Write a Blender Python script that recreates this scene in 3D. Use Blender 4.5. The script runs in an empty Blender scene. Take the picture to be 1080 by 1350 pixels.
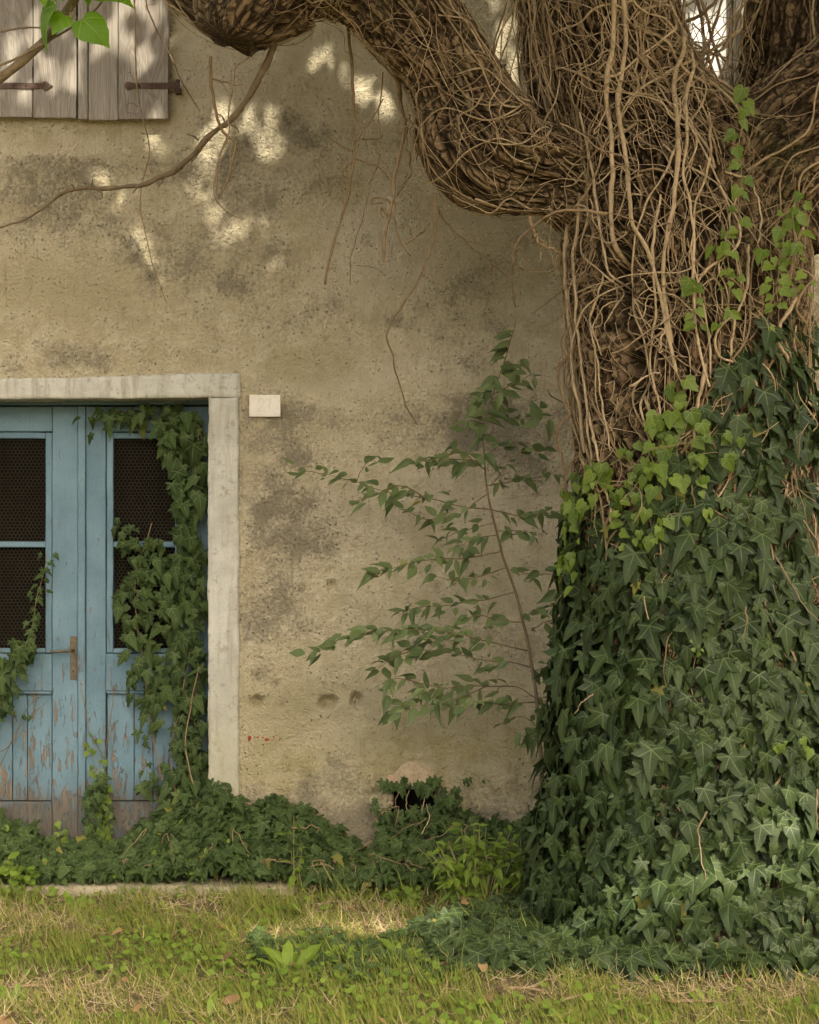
import bpy, math, random
import numpy as np
from mathutils import Matrix, Vector

random.seed(7)
RNG = np.random.default_rng(11)
scn = bpy.context.scene
COL = scn.collection

# ------------------------------------------------------------------ camera, world, sun, exposure
FPX = 2288.0            # focal length in photo pixels (photo 1080 x 1350)
CAM_Y, CAM_H, HOR = -8.0, 1.6, 700.0
cam_d = bpy.data.cameras.new('camera')
cam = bpy.data.objects.new('camera', cam_d)
COL.objects.link(cam)
cam.location = (0, CAM_Y, CAM_H)
cam.rotation_euler = (math.radians(90), 0, 0)
cam_d.sensor_fit = 'VERTICAL'
cam_d.sensor_height = 36.0
cam_d.lens = FPX / 1350 * 36.0
cam_d.shift_y = (HOR - 675.0) / 1350
cam_d.clip_end = 3000
scn.camera = cam

SUN = np.array([0.24, -0.62, 0.76]); SUN /= np.linalg.norm(SUN)
w = bpy.data.worlds.new('World'); scn.world = w; w.use_nodes = True
wn = w.node_tree.nodes; wl = w.node_tree.links
wn.clear()
sky = wn.new('ShaderNodeTexSky'); sky.sky_type = 'NISHITA'; sky.sun_disc = False
sky.sun_elevation = math.asin(SUN[2]); sky.sun_rotation = math.atan2(SUN[0], SUN[1])
sky.dust_density = 8.0; sky.air_density = 0.6; sky.ozone_density = 0.0
bg = wn.new('ShaderNodeBackground'); bg.inputs[1].default_value = 0.15
wo = wn.new('ShaderNodeOutputWorld')
wl.new(sky.outputs[0], bg.inputs[0]); wl.new(bg.outputs[0], wo.inputs[0])

sun_d = bpy.data.lights.new('sun', 'SUN'); sun_d.energy = 2.8; sun_d.angle = math.radians(0.55)
sun_d.color = (1.0, 0.93, 0.85)
sun = bpy.data.objects.new('sun', sun_d); COL.objects.link(sun)
sun.rotation_euler = Vector(SUN).to_track_quat('Z', 'Y').to_euler()
sun.location = (4, -5, 9)

scn.view_settings.view_transform = 'Standard'
scn.view_settings.look = 'None'
scn.view_settings.exposure = 2.05
scn.view_settings.use_white_balance = True      # warm balance of the photograph
scn.view_settings.white_balance_temperature = 7050
scn.view_settings.white_balance_tint = 5
scn.view_settings.gamma = 1.0
scn.render.engine = 'CYCLES'
scn.cycles.use_denoising = True
scn.cycles.max_bounces = 4
scn.cycles.diffuse_bounces = 3
scn.cycles.glossy_bounces = 2
scn.cycles.use_adaptive_sampling = True
scn.cycles.adaptive_threshold = 0.03
scn.cycles.transparent_max_bounces = 4

# ------------------------------------------------------------------ helpers
def PX(px, py, d):
    """photo pixel at depth d (metres from the camera) -> world point"""
    px = np.asarray(px, float); py = np.asarray(py, float); d = np.asarray(d, float) + 0 * px
    return np.stack([(px - 540) * d / FPX, CAM_Y + d, CAM_H + (HOR - py) * d / FPX], -1)

def sstep(a, b, x):
    t = np.clip((x - a) / (b - a), 0, 1); return t * t * (3 - 2 * t)

_G = np.random.default_rng(3).normal(size=(256, 3)); _G /= np.linalg.norm(_G, axis=1)[:, None]
_P = np.random.default_rng(4).permutation(256)
def pn(x, y, z, seed=0):
    x, y, z = np.broadcast_arrays(np.asarray(x, float) + seed * 17.31, np.asarray(y, float) + seed * 7.77, np.asarray(z, float) + seed * 3.19)
    xi, yi, zi = np.floor(x).astype(int), np.floor(y).astype(int), np.floor(z).astype(int)
    fx, fy, fz = x - xi, y - yi, z - zi
    u, v, q = [f * f * f * (f * (f * 6 - 15) + 10) for f in (fx, fy, fz)]
    def g(dx, dy, dz):
        h = _P[(_P[(_P[(xi + dx) & 255] + yi + dy) & 255] + zi + dz) & 255]
        gr = _G[h]
        return gr[..., 0] * (fx - dx) + gr[..., 1] * (fy - dy) + gr[..., 2] * (fz - dz)
    def L(a, b, t): return a + t * (b - a)
    return 1.5 * L(L(L(g(0,0,0), g(1,0,0), u), L(g(0,1,0), g(1,1,0), u), v),
                   L(L(g(0,0,1), g(1,0,1), u), L(g(0,1,1), g(1,1,1), u), v), q)
def fbm(x, y, z, oct=4, seed=0, gain=0.5):
    a, f, s = 1.0, 1.0, 0.0
    for i in range(oct):
        s = s + a * pn(x * f, y * f, z * f, seed + i * 5); a *= gain; f *= 2.03
    return s

def mk_mesh(name, V, F, mat=None, smooth=True, attrs=None):
    V = np.asarray(V, np.float32); F = np.asarray(F, np.int32)
    me = bpy.data.meshes.new(name)
    me.vertices.add(len(V)); me.vertices.foreach_set('co', V.ravel())
    n, k = F.shape
    if k == 4:                                   # a repeated last index marks a triangle in a quad array
        tri = F[:, 3] == F[:, 2]
    else:
        tri = np.zeros(n, bool)
    cnt = np.where(tri, 3, k)
    start = np.concatenate([[0], np.cumsum(cnt)[:-1]])
    flat = F.ravel() if not tri.any() else F[np.arange(k)[None, :] < cnt[:, None]]
    me.loops.add(int(cnt.sum())); me.polygons.add(n)
    me.loops.foreach_set('vertex_index', flat.astype(np.int32))
    me.polygons.foreach_set('loop_start', start.astype(np.int32))
    me.polygons.foreach_set('loop_total', cnt.astype(np.int32))
    me.polygons.foreach_set('use_smooth', np.full(n, smooth))
    for an, (ty, dat) in (attrs or {}).items():
        at = me.attributes.new(an, ty, 'POINT')
        key = {'FLOAT': 'value', 'FLOAT_VECTOR': 'vector', 'FLOAT_COLOR': 'color'}[ty]
        at.data.foreach_set(key, np.asarray(dat, np.float32).ravel())
    me.update(calc_edges=True)
    if mat: me.materials.append(mat)
    return me

def link(name, data, parent=None, basis=None, kind=None, label=None, cat=None, group=None):
    o = bpy.data.objects.new(name, data); COL.objects.link(o)
    if basis is not None: o.matrix_basis = basis
    if parent is not None:
        o.parent = parent
        if parent.get('_base') is not None:
            o.matrix_parent_inverse = Matrix.Translation(-Vector(parent.location))
    if kind: o['kind'] = kind
    if label: o['label'] = label
    if cat: o['category'] = cat
    if group: o['group'] = group
    return o
BASES = []
def thing(name, loc, label, cat, group=None):
    o = link(name, None, label=label, cat=cat, group=group)
    o.empty_display_size = 0.1
    o.location = loc; o['_base'] = 1; BASES.append(o)
    return o

class Acc:
    """collects many small pieces into one mesh"""
    def __init__(s): s.V, s.F, s.A, s.n = [], [], {}, 0
    def add(s, V, F, **at):
        s.V.append(V); s.F.append(np.asarray(F) + s.n); s.n += len(V)
        for k, v in at.items(): s.A.setdefault(k, []).append(np.broadcast_to(v, (len(V),) + np.shape(v)[1:]) if np.ndim(v) else np.full(len(V), v))
    def mesh(s, name, mat, smooth=True):
        at = {}
        for k, v in s.A.items():
            c = np.concatenate(v); at[k] = ('FLOAT' if c.ndim == 1 else 'FLOAT_VECTOR', c)
        return mk_mesh(name, np.concatenate(s.V), np.concatenate(s.F), mat, smooth, at)

def smooth_path(pts, n, rad=None):
    """Catmull-Rom through pts, n samples"""
    P = np.asarray(pts, float)
    k = len(P)
    Q = np.vstack([2 * P[0] - P[1], P, 2 * P[-1] - P[-2]])
    seg = np.linalg.norm(np.diff(P, axis=0)[:, :3], axis=1); cum = np.concatenate([[0], np.cumsum(seg)])
    t = np.linspace(0, cum[-1], n)
    i = np.clip(np.searchsorted(cum, t, 'right') - 1, 0, k - 2)
    u = ((t - cum[i]) / np.maximum(seg[i], 1e-9))[:, None]
    p0, p1, p2, p3 = Q[i], Q[i + 1], Q[i + 2], Q[i + 3]
    out = 0.5 * (2 * p1 + (p2 - p0) * u + (2 * p0 - 5 * p1 + 4 * p2 - p3) * u ** 2 + (3 * p1 - p0 - 3 * p2 + p3) * u ** 3)
    if rad is None: return out
    return out, np.interp(t, cum, rad)

def frames(P, n0=(0, -1, 0)):
    T = np.gradient(P, axis=0); T /= np.linalg.norm(T, axis=1)[:, None] + 1e-12
    N = np.zeros_like(P); n = np.array(n0, float)
    if abs(n @ T[0]) > 0.95: n = np.array([1.0, 0.0, 0.2])
    for i in range(len(P)):
        n = n - (n @ T[i]) * T[i]; n /= np.linalg.norm(n) + 1e-12; N[i] = n
    return T, N, np.cross(T, N)

def tube(P, R, sides=6, cap=True):
    P = np.asarray(P, float); R = np.broadcast_to(np.asarray(R, float), (len(P),))
    T, N, B = frames(P)
    a = np.linspace(0, 2 * np.pi, sides, endpoint=False)
    V = P[:, None, :] + R[:, None, None] * (np.cos(a)[None, :, None] * N[:, None, :] + np.sin(a)[None, :, None] * B[:, None, :])
    V = V.reshape(-1, 3)
    i = np.arange(len(P) - 1)[:, None] * sides; j = np.arange(sides)[None, :]; j2 = (j + 1) % sides
    F = np.stack([i + j, i + j2, i + sides + j2, i + sides + j], -1).reshape(-1, 4)
    if cap:
        V = np.vstack([V, P[0] - T[0] * R[0] * .4, P[-1] + T[-1] * R[-1] * .5]); m = len(V)
        j = np.arange(sides); j2 = (j + 1) % sides; b = (len(P) - 1) * sides
        F = np.vstack([F, np.stack([j2, j, np.full(sides, m - 2), np.full(sides, m - 2)], -1),
                       np.stack([b + j, b + j2, np.full(sides, m - 1), np.full(sides, m - 1)], -1)])
    return V, F

def rough_box(x0, x1, y0, y1, z0, z1, res=0.05, amp=0.0, freq=8.0, seed=0, fine=0.0, ffreq=60.0, bev=0.0):
    """a box of small quads, welded, pushed about by noise"""
    lo = np.array([x0, y0, z0]); hi = np.array([x1, y1, z1])
    n = np.maximum(np.ceil((hi - lo) / res).astype(int), 1)
    n = np.maximum(n, 3) if bev else n
    ax = []
    for k in range(3):
        t = np.linspace(lo[k], hi[k], n[k] + 1)
        if bev and n[k] >= 3:
            t[1] = lo[k] + min(bev, (hi[k] - lo[k]) * .3); t[-2] = hi[k] - min(bev, (hi[k] - lo[k]) * .3)
        ax.append(t)
    idx = {}; V = []; F = []
    def vid(i, j, k):
        key = (i, j, k)
        if key not in idx: idx[key] = len(V); V.append((ax[0][i], ax[1][j], ax[2][k]))
        return idx[key]
    for j in (0, n[1]):
        for i in range(n[0]):
            for k in range(n[2]):
                q = [vid(i, j, k), vid(i + 1, j, k), vid(i + 1, j, k + 1), vid(i, j, k + 1)]; F.append(q if j == 0 else q[::-1])
    for i in (0, n[0]):
        for j in range(n[1]):
            for k in range(n[2]):
                q = [vid(i, j, k), vid(i, j + 1, k), vid(i, j + 1, k + 1), vid(i, j, k + 1)]; F.append(q[::-1] if i == 0 else q)
    for k in (0, n[2]):
        for i in range(n[0]):
            for j in range(n[1]):
                q = [vid(i, j, k), vid(i + 1, j, k), vid(i + 1, j + 1, k), vid(i, j + 1, k)]; F.append(q[::-1] if k == 0 else q)
    V = np.array(V, float)
    if bev:                                         # pull the edges in: round arrises
        e = np.zeros_like(V)
        on = [(np.isclose(V[:, k], lo[k]) | np.isclose(V[:, k], hi[k])) for k in range(3)]
        c = sum(o.astype(int) for o in on)
        mid = (lo + hi) / 2
        for k in range(3):
            m = on[k] & (c >= 2); e[m, k] = -np.sign(V[m, k] - mid[k]) * min(bev * .35, (hi[k] - lo[k]) * .2)
        V = V + e
    if amp:
        f = freq; d = np.stack([pn(V[:, 0] * f, V[:, 1] * f, V[:, 2] * f, seed + s) for s in (1, 2, 3)], -1) * amp; V = V + d
    if fine:
        f = ffreq; d = np.stack([pn(V[:, 0] * f, V[:, 1] * f, V[:, 2] * f, seed + s) for s in (4, 5, 6)], -1) * fine; V = V + d
    return V, np.array(F)

# ------------------------------------------------------------------ node helper
class NT:
    def __init__(s, name):
        s.m = bpy.data.materials.new(name); s.m.use_nodes = True; s.t = s.m.node_tree; s.t.nodes.clear()
        s.out = s.t.nodes.new('ShaderNodeOutputMaterial')
    def n(s, ty, ins=None, **props):
        nd = s.t.nodes.new('ShaderNode' + ty)
        for k, v in props.items(): setattr(nd, k, v)
        for k, v in (ins or {}).items():
            i = nd.inputs[k]
            if isinstance(v, bpy.types.NodeSocket): s.t.links.new(v, i)
            else: i.default_value = v
        return nd
    def math(s, op, a, b=0.0, c=None, clamp=False):
        nd = s.t.nodes.new('ShaderNodeMath'); nd.operation = op; nd.use_clamp = clamp
        for k, v in enumerate((a, b) + ((c,) if c is not None else ())):
            if isinstance(v, bpy.types.NodeSocket): s.t.links.new(v, nd.inputs[k])
            else: nd.inputs[k].default_value = v
        return nd.outputs[0]
    def mix(s, fac, a, b, mode='MIX'):
        nd = s.t.nodes.new('ShaderNodeMix'); nd.data_type = 'RGBA'; nd.blend_type = mode
        for k, v in ((0, fac), (6, a), (7, b)):
            if isinstance(v, bpy.types.NodeSocket): s.t.links.new(v, nd.inputs[k])
            else: nd.inputs[k].default_value = v if k == 0 or len(v) == 4 else (*v, 1)
        return nd.outputs[2]
    def step(s, x, lo, hi):
        nd = s.n('MapRange', {'From Min': lo, 'From Max': hi}, interpolation_type='SMOOTHSTEP')
        s.t.links.new(x, nd.inputs[0]); return nd.outputs[0]
    def noise(s, vec, scale, detail=4, rough=0.55, dist=0.0):
        return s.n('TexNoise', {'Vector': vec, 'Scale': scale, 'Detail': detail, 'Roughness': rough, 'Distortion': dist}).outputs[0]
    def scale(s, vec, sc, off=None):
        return s.n('Mapping', {'Vector': vec, 'Scale': sc, 'Location': off or (0, 0, 0)}).outputs[0]
    def obj(s): return s.n('TexCoord').outputs['Object']
    def attr(s, name, which='Fac'): return s.n('Attribute', attribute_name=name).outputs[which]
    def rand(s): return s.n('ObjectInfo').outputs['Random']
    def bump(s, h, dist, strength=1.0, prev=None):
        ins = {'Height': h, 'Distance': dist, 'Strength': strength}
        if prev is not None: ins['Normal'] = prev
        return s.n('Bump', ins).outputs[0]
    def finish(s, col, rough=0.8, normal=None, trans=None, transcol=None, spec=0.3, metal=0.0):
        ins = {'Base Color': col if isinstance(col, bpy.types.NodeSocket) else (*col, 1), 'Roughness': rough, 'Specular IOR Level': spec, 'Metallic': metal}
        if normal is not None: ins['Normal'] = normal
        b = s.n('BsdfPrincipled', ins).outputs[0]
        if trans:
            tr = s.n('BsdfTranslucent', {'Color': transcol if isinstance(transcol, bpy.types.NodeSocket) else (*transcol, 1)}).outputs[0]
            b = s.n('MixShader', {0: trans, 1: b, 2: tr}).outputs[0]
        s.t.links.new(b, s.out.inputs[0]); return s.m

# ------------------------------------------------------------------ materials
def mat_plaster():
    t = NT('plaster'); o = t.obj()
    gr, pale, warm, red = t.attr('grime_and_shade'), t.attr('pale'), t.attr('warm'), t.attr('red')
    n2 = t.noise(o, 9, 5, .68); n3 = t.noise(o, 60, 3, .72); n4 = t.noise(o, 230, 2, .7)
    streak = t.noise(t.scale(o, (55, 1, 6)), 1.0, 3, .65)
    base = t.mix(t.step(n2, .34, .66), (.41, .352, .222), (.51, .452, .308))
    base = t.mix(t.math('MULTIPLY', pale, .75, clamp=True), base, (.62, .55, .42))
    base = t.mix(t.math('MULTIPLY', warm, t.step(n2, .3, .62), clamp=True), base, (.32, .275, .14))
    # lichen specks, with soft sapling shade painted in: an area attribute decides where, noise of several sizes breaks it up
    sp = t.math('ADD', t.math('MULTIPLY', n3, .5), t.math('ADD', t.math('MULTIPLY', n4, .26), t.math('MULTIPLY', n2, .34)))
    thr = t.math('ADD', sp, t.math('MULTIPLY', gr, .26))
    dark = t.step(thr, .60, .84)
    base = t.mix(t.math('MULTIPLY', t.step(gr, .1, 1.0), .26), base, (.285, .245, .155))
    base = t.mix(t.math('MULTIPLY', dark, .74), base, (.15, .13, .09))
    base = t.mix(t.math('MULTIPLY', t.step(streak, .54, .72), .30), base, (.19, .155, .10))
    base = t.mix(t.math('MULTIPLY', t.step(n4, .61, .71), .5), base, (.62, .56, .44))
    base = t.mix(t.step(t.math('MULTIPLY', red, t.math('ADD', n3, .45)), .62, .72), base, (.30, .055, .025))
    pit = t.n('TexVoronoi', {'Vector': o, 'Scale': 42.0}).outputs[0]
    pm = t.math('MULTIPLY', t.math('SUBTRACT', 1.0, t.step(pit, .05, .2)), t.step(n2, .40, .56))
    h = t.math('ADD', t.math('MULTIPLY', n2, 1.6), t.math('ADD', t.math('MULTIPLY', n3, .8), t.math('MULTIPLY', n4, .35)))
    h = t.math('SUBTRACT', t.math('SUBTRACT', h, t.math('MULTIPLY', pm, .9)), t.math('MULTIPLY', dark, .12))
    base = t.mix(t.math('MULTIPLY', pm, .62), base, (.12, .10, .065))
    return t.finish(base, .93, t.bump(h, .027, 1.0), spec=.15)

def mat_simple(name, cols, scale=10, rough=.85, bump=.004, detail=5, stretch=(1, 1, 1), spec=.2, rand=.0, metal=0.0, fine=80):
    t = NT(name); o = t.obj()
    v = t.scale(o, stretch)
    a = t.noise(v, scale, detail, .62); b = t.noise(v, fine, 4, .65)
    c = t.mix(t.step(a, .33, .67), cols[0], cols[1])
    if len(cols) > 2: c = t.mix(t.step(b, .52, .68), c, cols[2])
    if rand: c = t.mix(t.math('MULTIPLY', t.rand(), rand), c, cols[-1])
    h = t.math('ADD', a, t.math('MULTIPLY', b, .6))
    return t.finish(c, rough, t.bump(h, bump, 1.0), spec=spec, metal=metal)

def mat_surround():
    t = NT('painted_plaster'); o = t.obj()
    n1 = t.noise(o, 5, 6, .65); n2 = t.noise(o, 30, 5, .7); n3 = t.noise(o, 160, 3, .7)
    st = t.noise(t.scale(o, (28, 28, 2.5)), 1.0, 5, .65)
    z = t.n('SeparateXYZ', {0: o}).outputs[2]
    c = t.mix(t.step(n1, .35, .7), (.46, .45, .39), (.345, .335, .28))
    c = t.mix(t.math('MULTIPLY', t.step(st, .46, .70), .7), c, (.27, .25, .19))
    c = t.mix(t.math('MULTIPLY', t.step(n2, .54, .68), .6), c, (.22, .20, .15))
    low = t.step(t.math('ADD', z, t.math('MULTIPLY', n1, 1.1)), 1.75, .75)
    c = t.mix(t.math('MULTIPLY', low, .7), c, (.27, .25, .15))
    return t.finish(c, .9, t.bump(t.math('ADD', n2, t.math('MULTIPLY', n3, .5)), .006, 1.0), spec=.15)

def mat_door():
    t = NT('worn_blue_paint'); o = t.obj()
    rnd = t.rand()
    off = t.n('CombineXYZ', {0: t.math('MULTIPLY', rnd, 7.0), 1: 0.0, 2: t.math('MULTIPLY', rnd, 3.0)}).outputs[0]
    v = t.n('VectorMath', {0: o, 1: off}, operation='ADD').outputs[0]
    z = t.n('SeparateXYZ', {0: o}).outputs[2]
    n1 = t.noise(v, 4, 5, .6); flake = t.noise(t.scale(v, (46, 30, 9)), 1.0, 6, .70, .5)
    grain = t.noise(t.scale(v, (160, 90, 5)), 1.0, 4, .6); fine = t.noise(v, 120, 3, .6)
    paint = t.mix(t.step(n1, .3, .7), (.078, .140, .175), (.118, .195, .235))
    paint = t.mix(t.math('MULTIPLY', t.step(fine, .5, .75), .35), paint, (.21, .285, .29))
    paint = t.mix(t.math('MULTIPLY', t.step(grain, .52, .7), .3), paint, (.07, .12, .14))
    wood = t.mix(t.step(grain, .4, .65), (.12, .088, .06), (.205, .16, .112))
    # peeling grows towards the splashed foot of the door
    low = t.math('MULTIPLY', t.step(z, 1.5, .30), .105)
    low = t.math('ADD', low, t.math('MULTIPLY', t.step(z, .42, .25), .105))
    m = t.step(t.math('ADD', flake, low), .645, .685)
    c = t.mix(m, paint, wood)
    c = t.mix(t.math('MULTIPLY', t.step(t.math('ADD', z, t.math('MULTIPLY', n1, .2)), .58, .33), .78), c, (.070, .066, .054))
    h = t.math('SUBTRACT', t.math('ADD', t.math('MULTIPLY', grain, .35), t.math('MULTIPLY', fine, .2)), t.math('MULTIPLY', m, .6))
    return t.finish(c, .62, t.bump(h, .003, 1.0), spec=.3)

def mat_oldwood():
    t = NT('weathered_boards'); o = t.obj(); rnd = t.rand()
    off = t.n('CombineXYZ', {0: t.math('MULTIPLY', rnd, 9.0), 1: 0.0, 2: t.math('MULTIPLY', rnd, 5.0)}).outputs[0]
    v = t.n('VectorMath', {0: o, 1: off}, operation='ADD').outputs[0]
    big = t.noise(t.scale(v, (9, 9, 1.1)), 1.0, 3, .5, 1.2)
    ring = t.math('FRACT', t.math('MULTIPLY', big, 13.0))
    ring = t.step(t.math('ABSOLUTE', t.math('SUBTRACT', ring, .5)), .05, .5)
    grain = t.noise(t.scale(v, (220, 60, 4)), 1.0, 4, .65); patch = t.noise(t.scale(v, (14, 6, 1.6)), 1.0, 4, .6)
    crack = t.noise(t.scale(v, (75, 20, 2.2)), 1.0, 3, .6)
    c = t.mix(t.step(patch, .35, .68), (.275, .25, .215), (.19, .165, .138))
    c = t.mix(t.math('MULTIPLY', ring, .45), c, (.365, .338, .295))
    c = t.mix(t.math('MULTIPLY', t.step(grain, .5, .68), .5), c, (.15, .115, .085))
    c = t.mix(t.step(crack, .67, .72), c, (.055, .04, .03))
    c = t.mix(t.math('MULTIPLY', rnd, .3), c, (.24, .20, .16))
    h = t.math('ADD', t.math('MULTIPLY', ring, .5), t.math('SUBTRACT', grain, t.math('MULTIPLY', t.step(crack, .66, .72), 1.2)))
    return t.finish(c, .85, t.bump(h, .003, 1.0), spec=.2)

def mat_bark():
    t = NT('bark'); o = t.obj(); u = t.attr('buv', 'Vector')
    cav = t.attr('cav')
    n1 = t.noise(o, 6, 4, .6); n2 = t.noise(t.scale(u, (1, 1, .28)), 42, 5, .7, .6); n3 = t.noise(o, 240, 2, .6)
    uw = t.n('VectorMath', {0: t.scale(u, (34, 34, 9)), 1: t.n('VectorMath', {0: t.n('TexNoise', {'Vector': u, 'Scale': 14.0, 'Detail': 2.0}).outputs[1], 1: (2.2, 2.2, 2.2)}, operation='MULTIPLY').outputs[0]}, operation='ADD').outputs[0]
    vor = t.n('TexVoronoi', {'Vector': uw, 'Scale': 1.0}, feature='DISTANCE_TO_EDGE').outputs[0]
    crack = t.step(vor, .14, .02)
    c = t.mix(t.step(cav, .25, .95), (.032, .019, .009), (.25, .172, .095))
    c = t.mix(t.math('MULTIPLY', t.step(n1, .42, .7), .40), c, (.19, .155, .095))
    c = t.mix(t.math('MULTIPLY', t.step(n2, .46, .68), .6), c, (.075, .05, .028))
    c = t.mix(t.math('MULTIPLY', crack, .75), c, (.03, .02, .011))
    moss = t.noise(o, 3.1, 3, .6)
    c = t.mix(t.math('MULTIPLY', t.step(moss, .54, .72), .4), c, (.14, .13, .055))
    c = t.mix(t.math('MULTIPLY', t.step(t.noise(o, 19, 3, .6), .62, .70), .35), c, (.24, .125, .05))
    h = t.math('SUBTRACT', t.math('ADD', n2, t.math('MULTIPLY', n3, .4)), t.math('MULTIPLY', crack, .7))
    return t.finish(c, .9, t.bump(h, .018, 1.0), spec=.12)

def mat_vine(name, a, b, c3):
    t = NT(name); o = t.obj(); r = t.attr('rnd')
    n = t.noise(t.scale(o, (1, 1, .5)), 70, 4, .6); n2 = t.noise(o, 12, 3, .6)
    c = t.mix(r, a, b)
    c = t.mix(t.math('MULTIPLY', t.step(n, .48, .68), .6), c, c3)
    c = t.mix(t.math('MULTIPLY', t.step(n2, .45, .7), .45), c, (.20, .165, .085))
    return t.finish(c, .75, t.bump(n, .003, 1.0), spec=.25)

def mat_leaf(name, dark, light, vein, back, veins=True, rough=.45, trans=.25, yellow=(.17, .155, .035), vw=.03, side=(0.92, 1.95), spec=.2):
    t = NT(name); r = t.attr('rnd'); o = t.obj()
    L = t.attr('luv', 'Vector')
    n = t.noise(o, 35, 1, .6)
    f = t.math('ADD', t.math('MULTIPLY', r, .8), t.math('MULTIPLY', n, .35), clamp=True)
    c = t.mix(f, dark, light)
    c = t.mix(t.step(r, .986, .994), c, yellow)
    if veins:
        s = t.n('SeparateXYZ', {0: L}); x, y = t.math('ABSOLUTE', s.outputs[0]), s.outputs[1]
        rad = t.math('SQRT', t.math('ADD', t.math('MULTIPLY', x, x), t.math('MULTIPLY', y, y)))
        phi = t.math('ARCTAN2', x, y)
        d = x
        d = t.math('ADD', d, t.math('MULTIPLY', t.math('LESS_THAN', y, 0.0), 1.0))
        for a in side:
            dd = t.math('MULTIPLY', rad, t.math('ABSOLUTE', t.math('SINE', t.math('SUBTRACT', phi, a))))
            d = t.math('MINIMUM', d, dd)
        # herringbone side veins, fainter
        hb = t.math('FRACT', t.math('ADD', t.math('MULTIPLY', y, 6.0), t.math('MULTIPLY', x, -5.0)))
        hb = t.math('MULTIPLY', t.step(t.math('ABSOLUTE', t.math('SUBTRACT', hb, .5)), .42, .5), .22)
        vm = t.math('MULTIPLY', t.step(d, vw, vw * .25), t.step(rad, 1.05, .25))
        vm = t.math('MAXIMUM', t.math('MULTIPLY', vm, .75), hb)
        c = t.mix(vm, c, vein)
    geo = t.n('NewGeometry').outputs['Backfacing']
    c2 = t.mix(t.math('MULTIPLY', geo, .55), c, back)
    hue = t.n('HueSaturation', {'Saturation': 1.1, 'Value': 1.5, 'Color': c}).outputs[0]
    return t.finish(c2, rough, trans=trans, transcol=hue, spec=spec)

def mat_blade(name, a, b, c3, trans=.3, rough=.6):
    t = NT(name); r = t.attr('rnd'); L = t.attr('luv', 'Vector')
    y = t.n('SeparateXYZ', {0: L}).outputs[1]
    c = t.mix(r, a, b)
    c = t.mix(t.step(r, .86, 1.0), c, c3)
    c = t.mix(t.math('MULTIPLY', t.step(y, .75, 1.0), .4), c, c3)
    return t.finish(c, rough, trans=trans, transcol=c, spec=.3)

def mat_ground():
    t = NT('soil_and_thatch'); o = t.obj()
    n1 = t.noise(o, 1.6, 5, .6); n2 = t.noise(o, 18, 5, .65); n3 = t.noise(t.scale(o, (1, .35, 1)), 120, 4, .7)
    c = t.mix(t.step(n2, .35, .68), (.085, .064, .034), (.17, .125, .068))
    c = t.mix(t.math('MULTIPLY', t.step(n3, .48, .66), .6), c, (.29, .225, .12))
    c = t.mix(t.math('MULTIPLY', t.step(n1, .40, .62), .6), c, (.11, .12, .035))
    return t.finish(c, .95, t.bump(t.math('ADD', n2, n3), .02, 1.0), spec=.1)

def mat_flat(name, col, rough=.8, spec=.2):
    return NT(name).finish(col, rough, spec=spec)

M = {}
M['plaster'] = mat_plaster()
M['surround'] = mat_surround()
M['door'] = mat_door()
M['boards'] = mat_oldwood()
M['rust'] = mat_simple('rusted_iron', [(.065, .042, .034), (.10, .062, .047), (.045, .030, .026)], 30, .8, .003, fine=200)
M['wire'] = mat_simple('galvanised_wire', [(.055, .043, .028), (.085, .068, .045)], 20, .6, .0005, spec=.2)
M['dark'] = mat_flat('unlit_black', (.010, .008, .006), .9)  # near-black stands in for the unlit depth of room, vent and keyhole
M['brass'] = mat_simple('dull_brass', [(.12, .095, .052), (.085, .07, .042), (.06, .048, .03)], 40, .5, .001, spec=.5, metal=.5)
M['plate'] = mat_simple('pale_marble', [(.56, .52, .445), (.62, .58, .50), (.52, .48, .41)], 8, .6, .0008, fine=120)
M['brick'] = mat_simple('old_brick', [(.33, .20, .115), (.40, .28, .17), (.24, .16, .10)], 14, .9, .006)
M['arch'] = mat_simple('limewashed_brick', [(.31, .235, .14), (.37, .30, .195), (.24, .17, .10)], 22, .95, .012)
M['rubble'] = mat_simple('rubble_mortar', [(.22, .17, .10), (.30, .24, .15), (.12, .095, .06)], 12, .95, .012)
M['step'] = mat_simple('step_stone', [(.20, .175, .11), (.29, .255, .17), (.10, .095, .045)], 7, .9, .006)
M['white'] = mat_simple('white_paint', [(.74, .71, .66), (.80, .78, .73), (.68, .64, .58)], 5, .7, .001, stretch=(6, 6, 1))
M['tile'] = mat_simple('roof_tile', [(.30, .15, .09), (.22, .12, .08), (.15, .11, .08)], 6, .9, .01)
M['bark'] = mat_bark()
M['vine'] = mat_vine('woody_vine', (.16, .102, .052), (.43, .325, .195), (.115, .074, .038))
M['vine_dry'] = mat_vine('dry_vine', (.125, .082, .043), (.23, .16, .09), (.085, .058, .032))
M['twig'] = mat_vine('twig_bark', (.095, .066, .037), (.165, .12, .068), (.06, .042, .025))
M['greenstem'] = mat_vine('green_stem', (.14, .15, .05), (.24, .20, .09), (.10, .09, .04))
M['ivy'] = mat_leaf('ivy_leaf', (.012, .024, .008), (.042, .065, .018), (.105, .14, .052), (.075, .105, .045), trans=.18, rough=.52)
M['ivy_door'] = mat_leaf('ivy_leaf_door', (.019, .036, .011), (.056, .086, .025), (.12, .155, .06), (.09, .125, .05), trans=.22, spec=.1, rough=.6)
M['young'] = mat_leaf('young_ivy_leaf', (.060, .105, .020), (.165, .225, .035), (.23, .31, .085), (.15, .22, .05), trans=.38, rough=.4, vw=.022)
M['sapling'] = mat_leaf('sapling_leaf', (.055, .085, .032), (.14, .175, .065), (.11, .14, .06), (.085, .12, .05), trans=.25, vw=.016, side=(0.7,))
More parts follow.
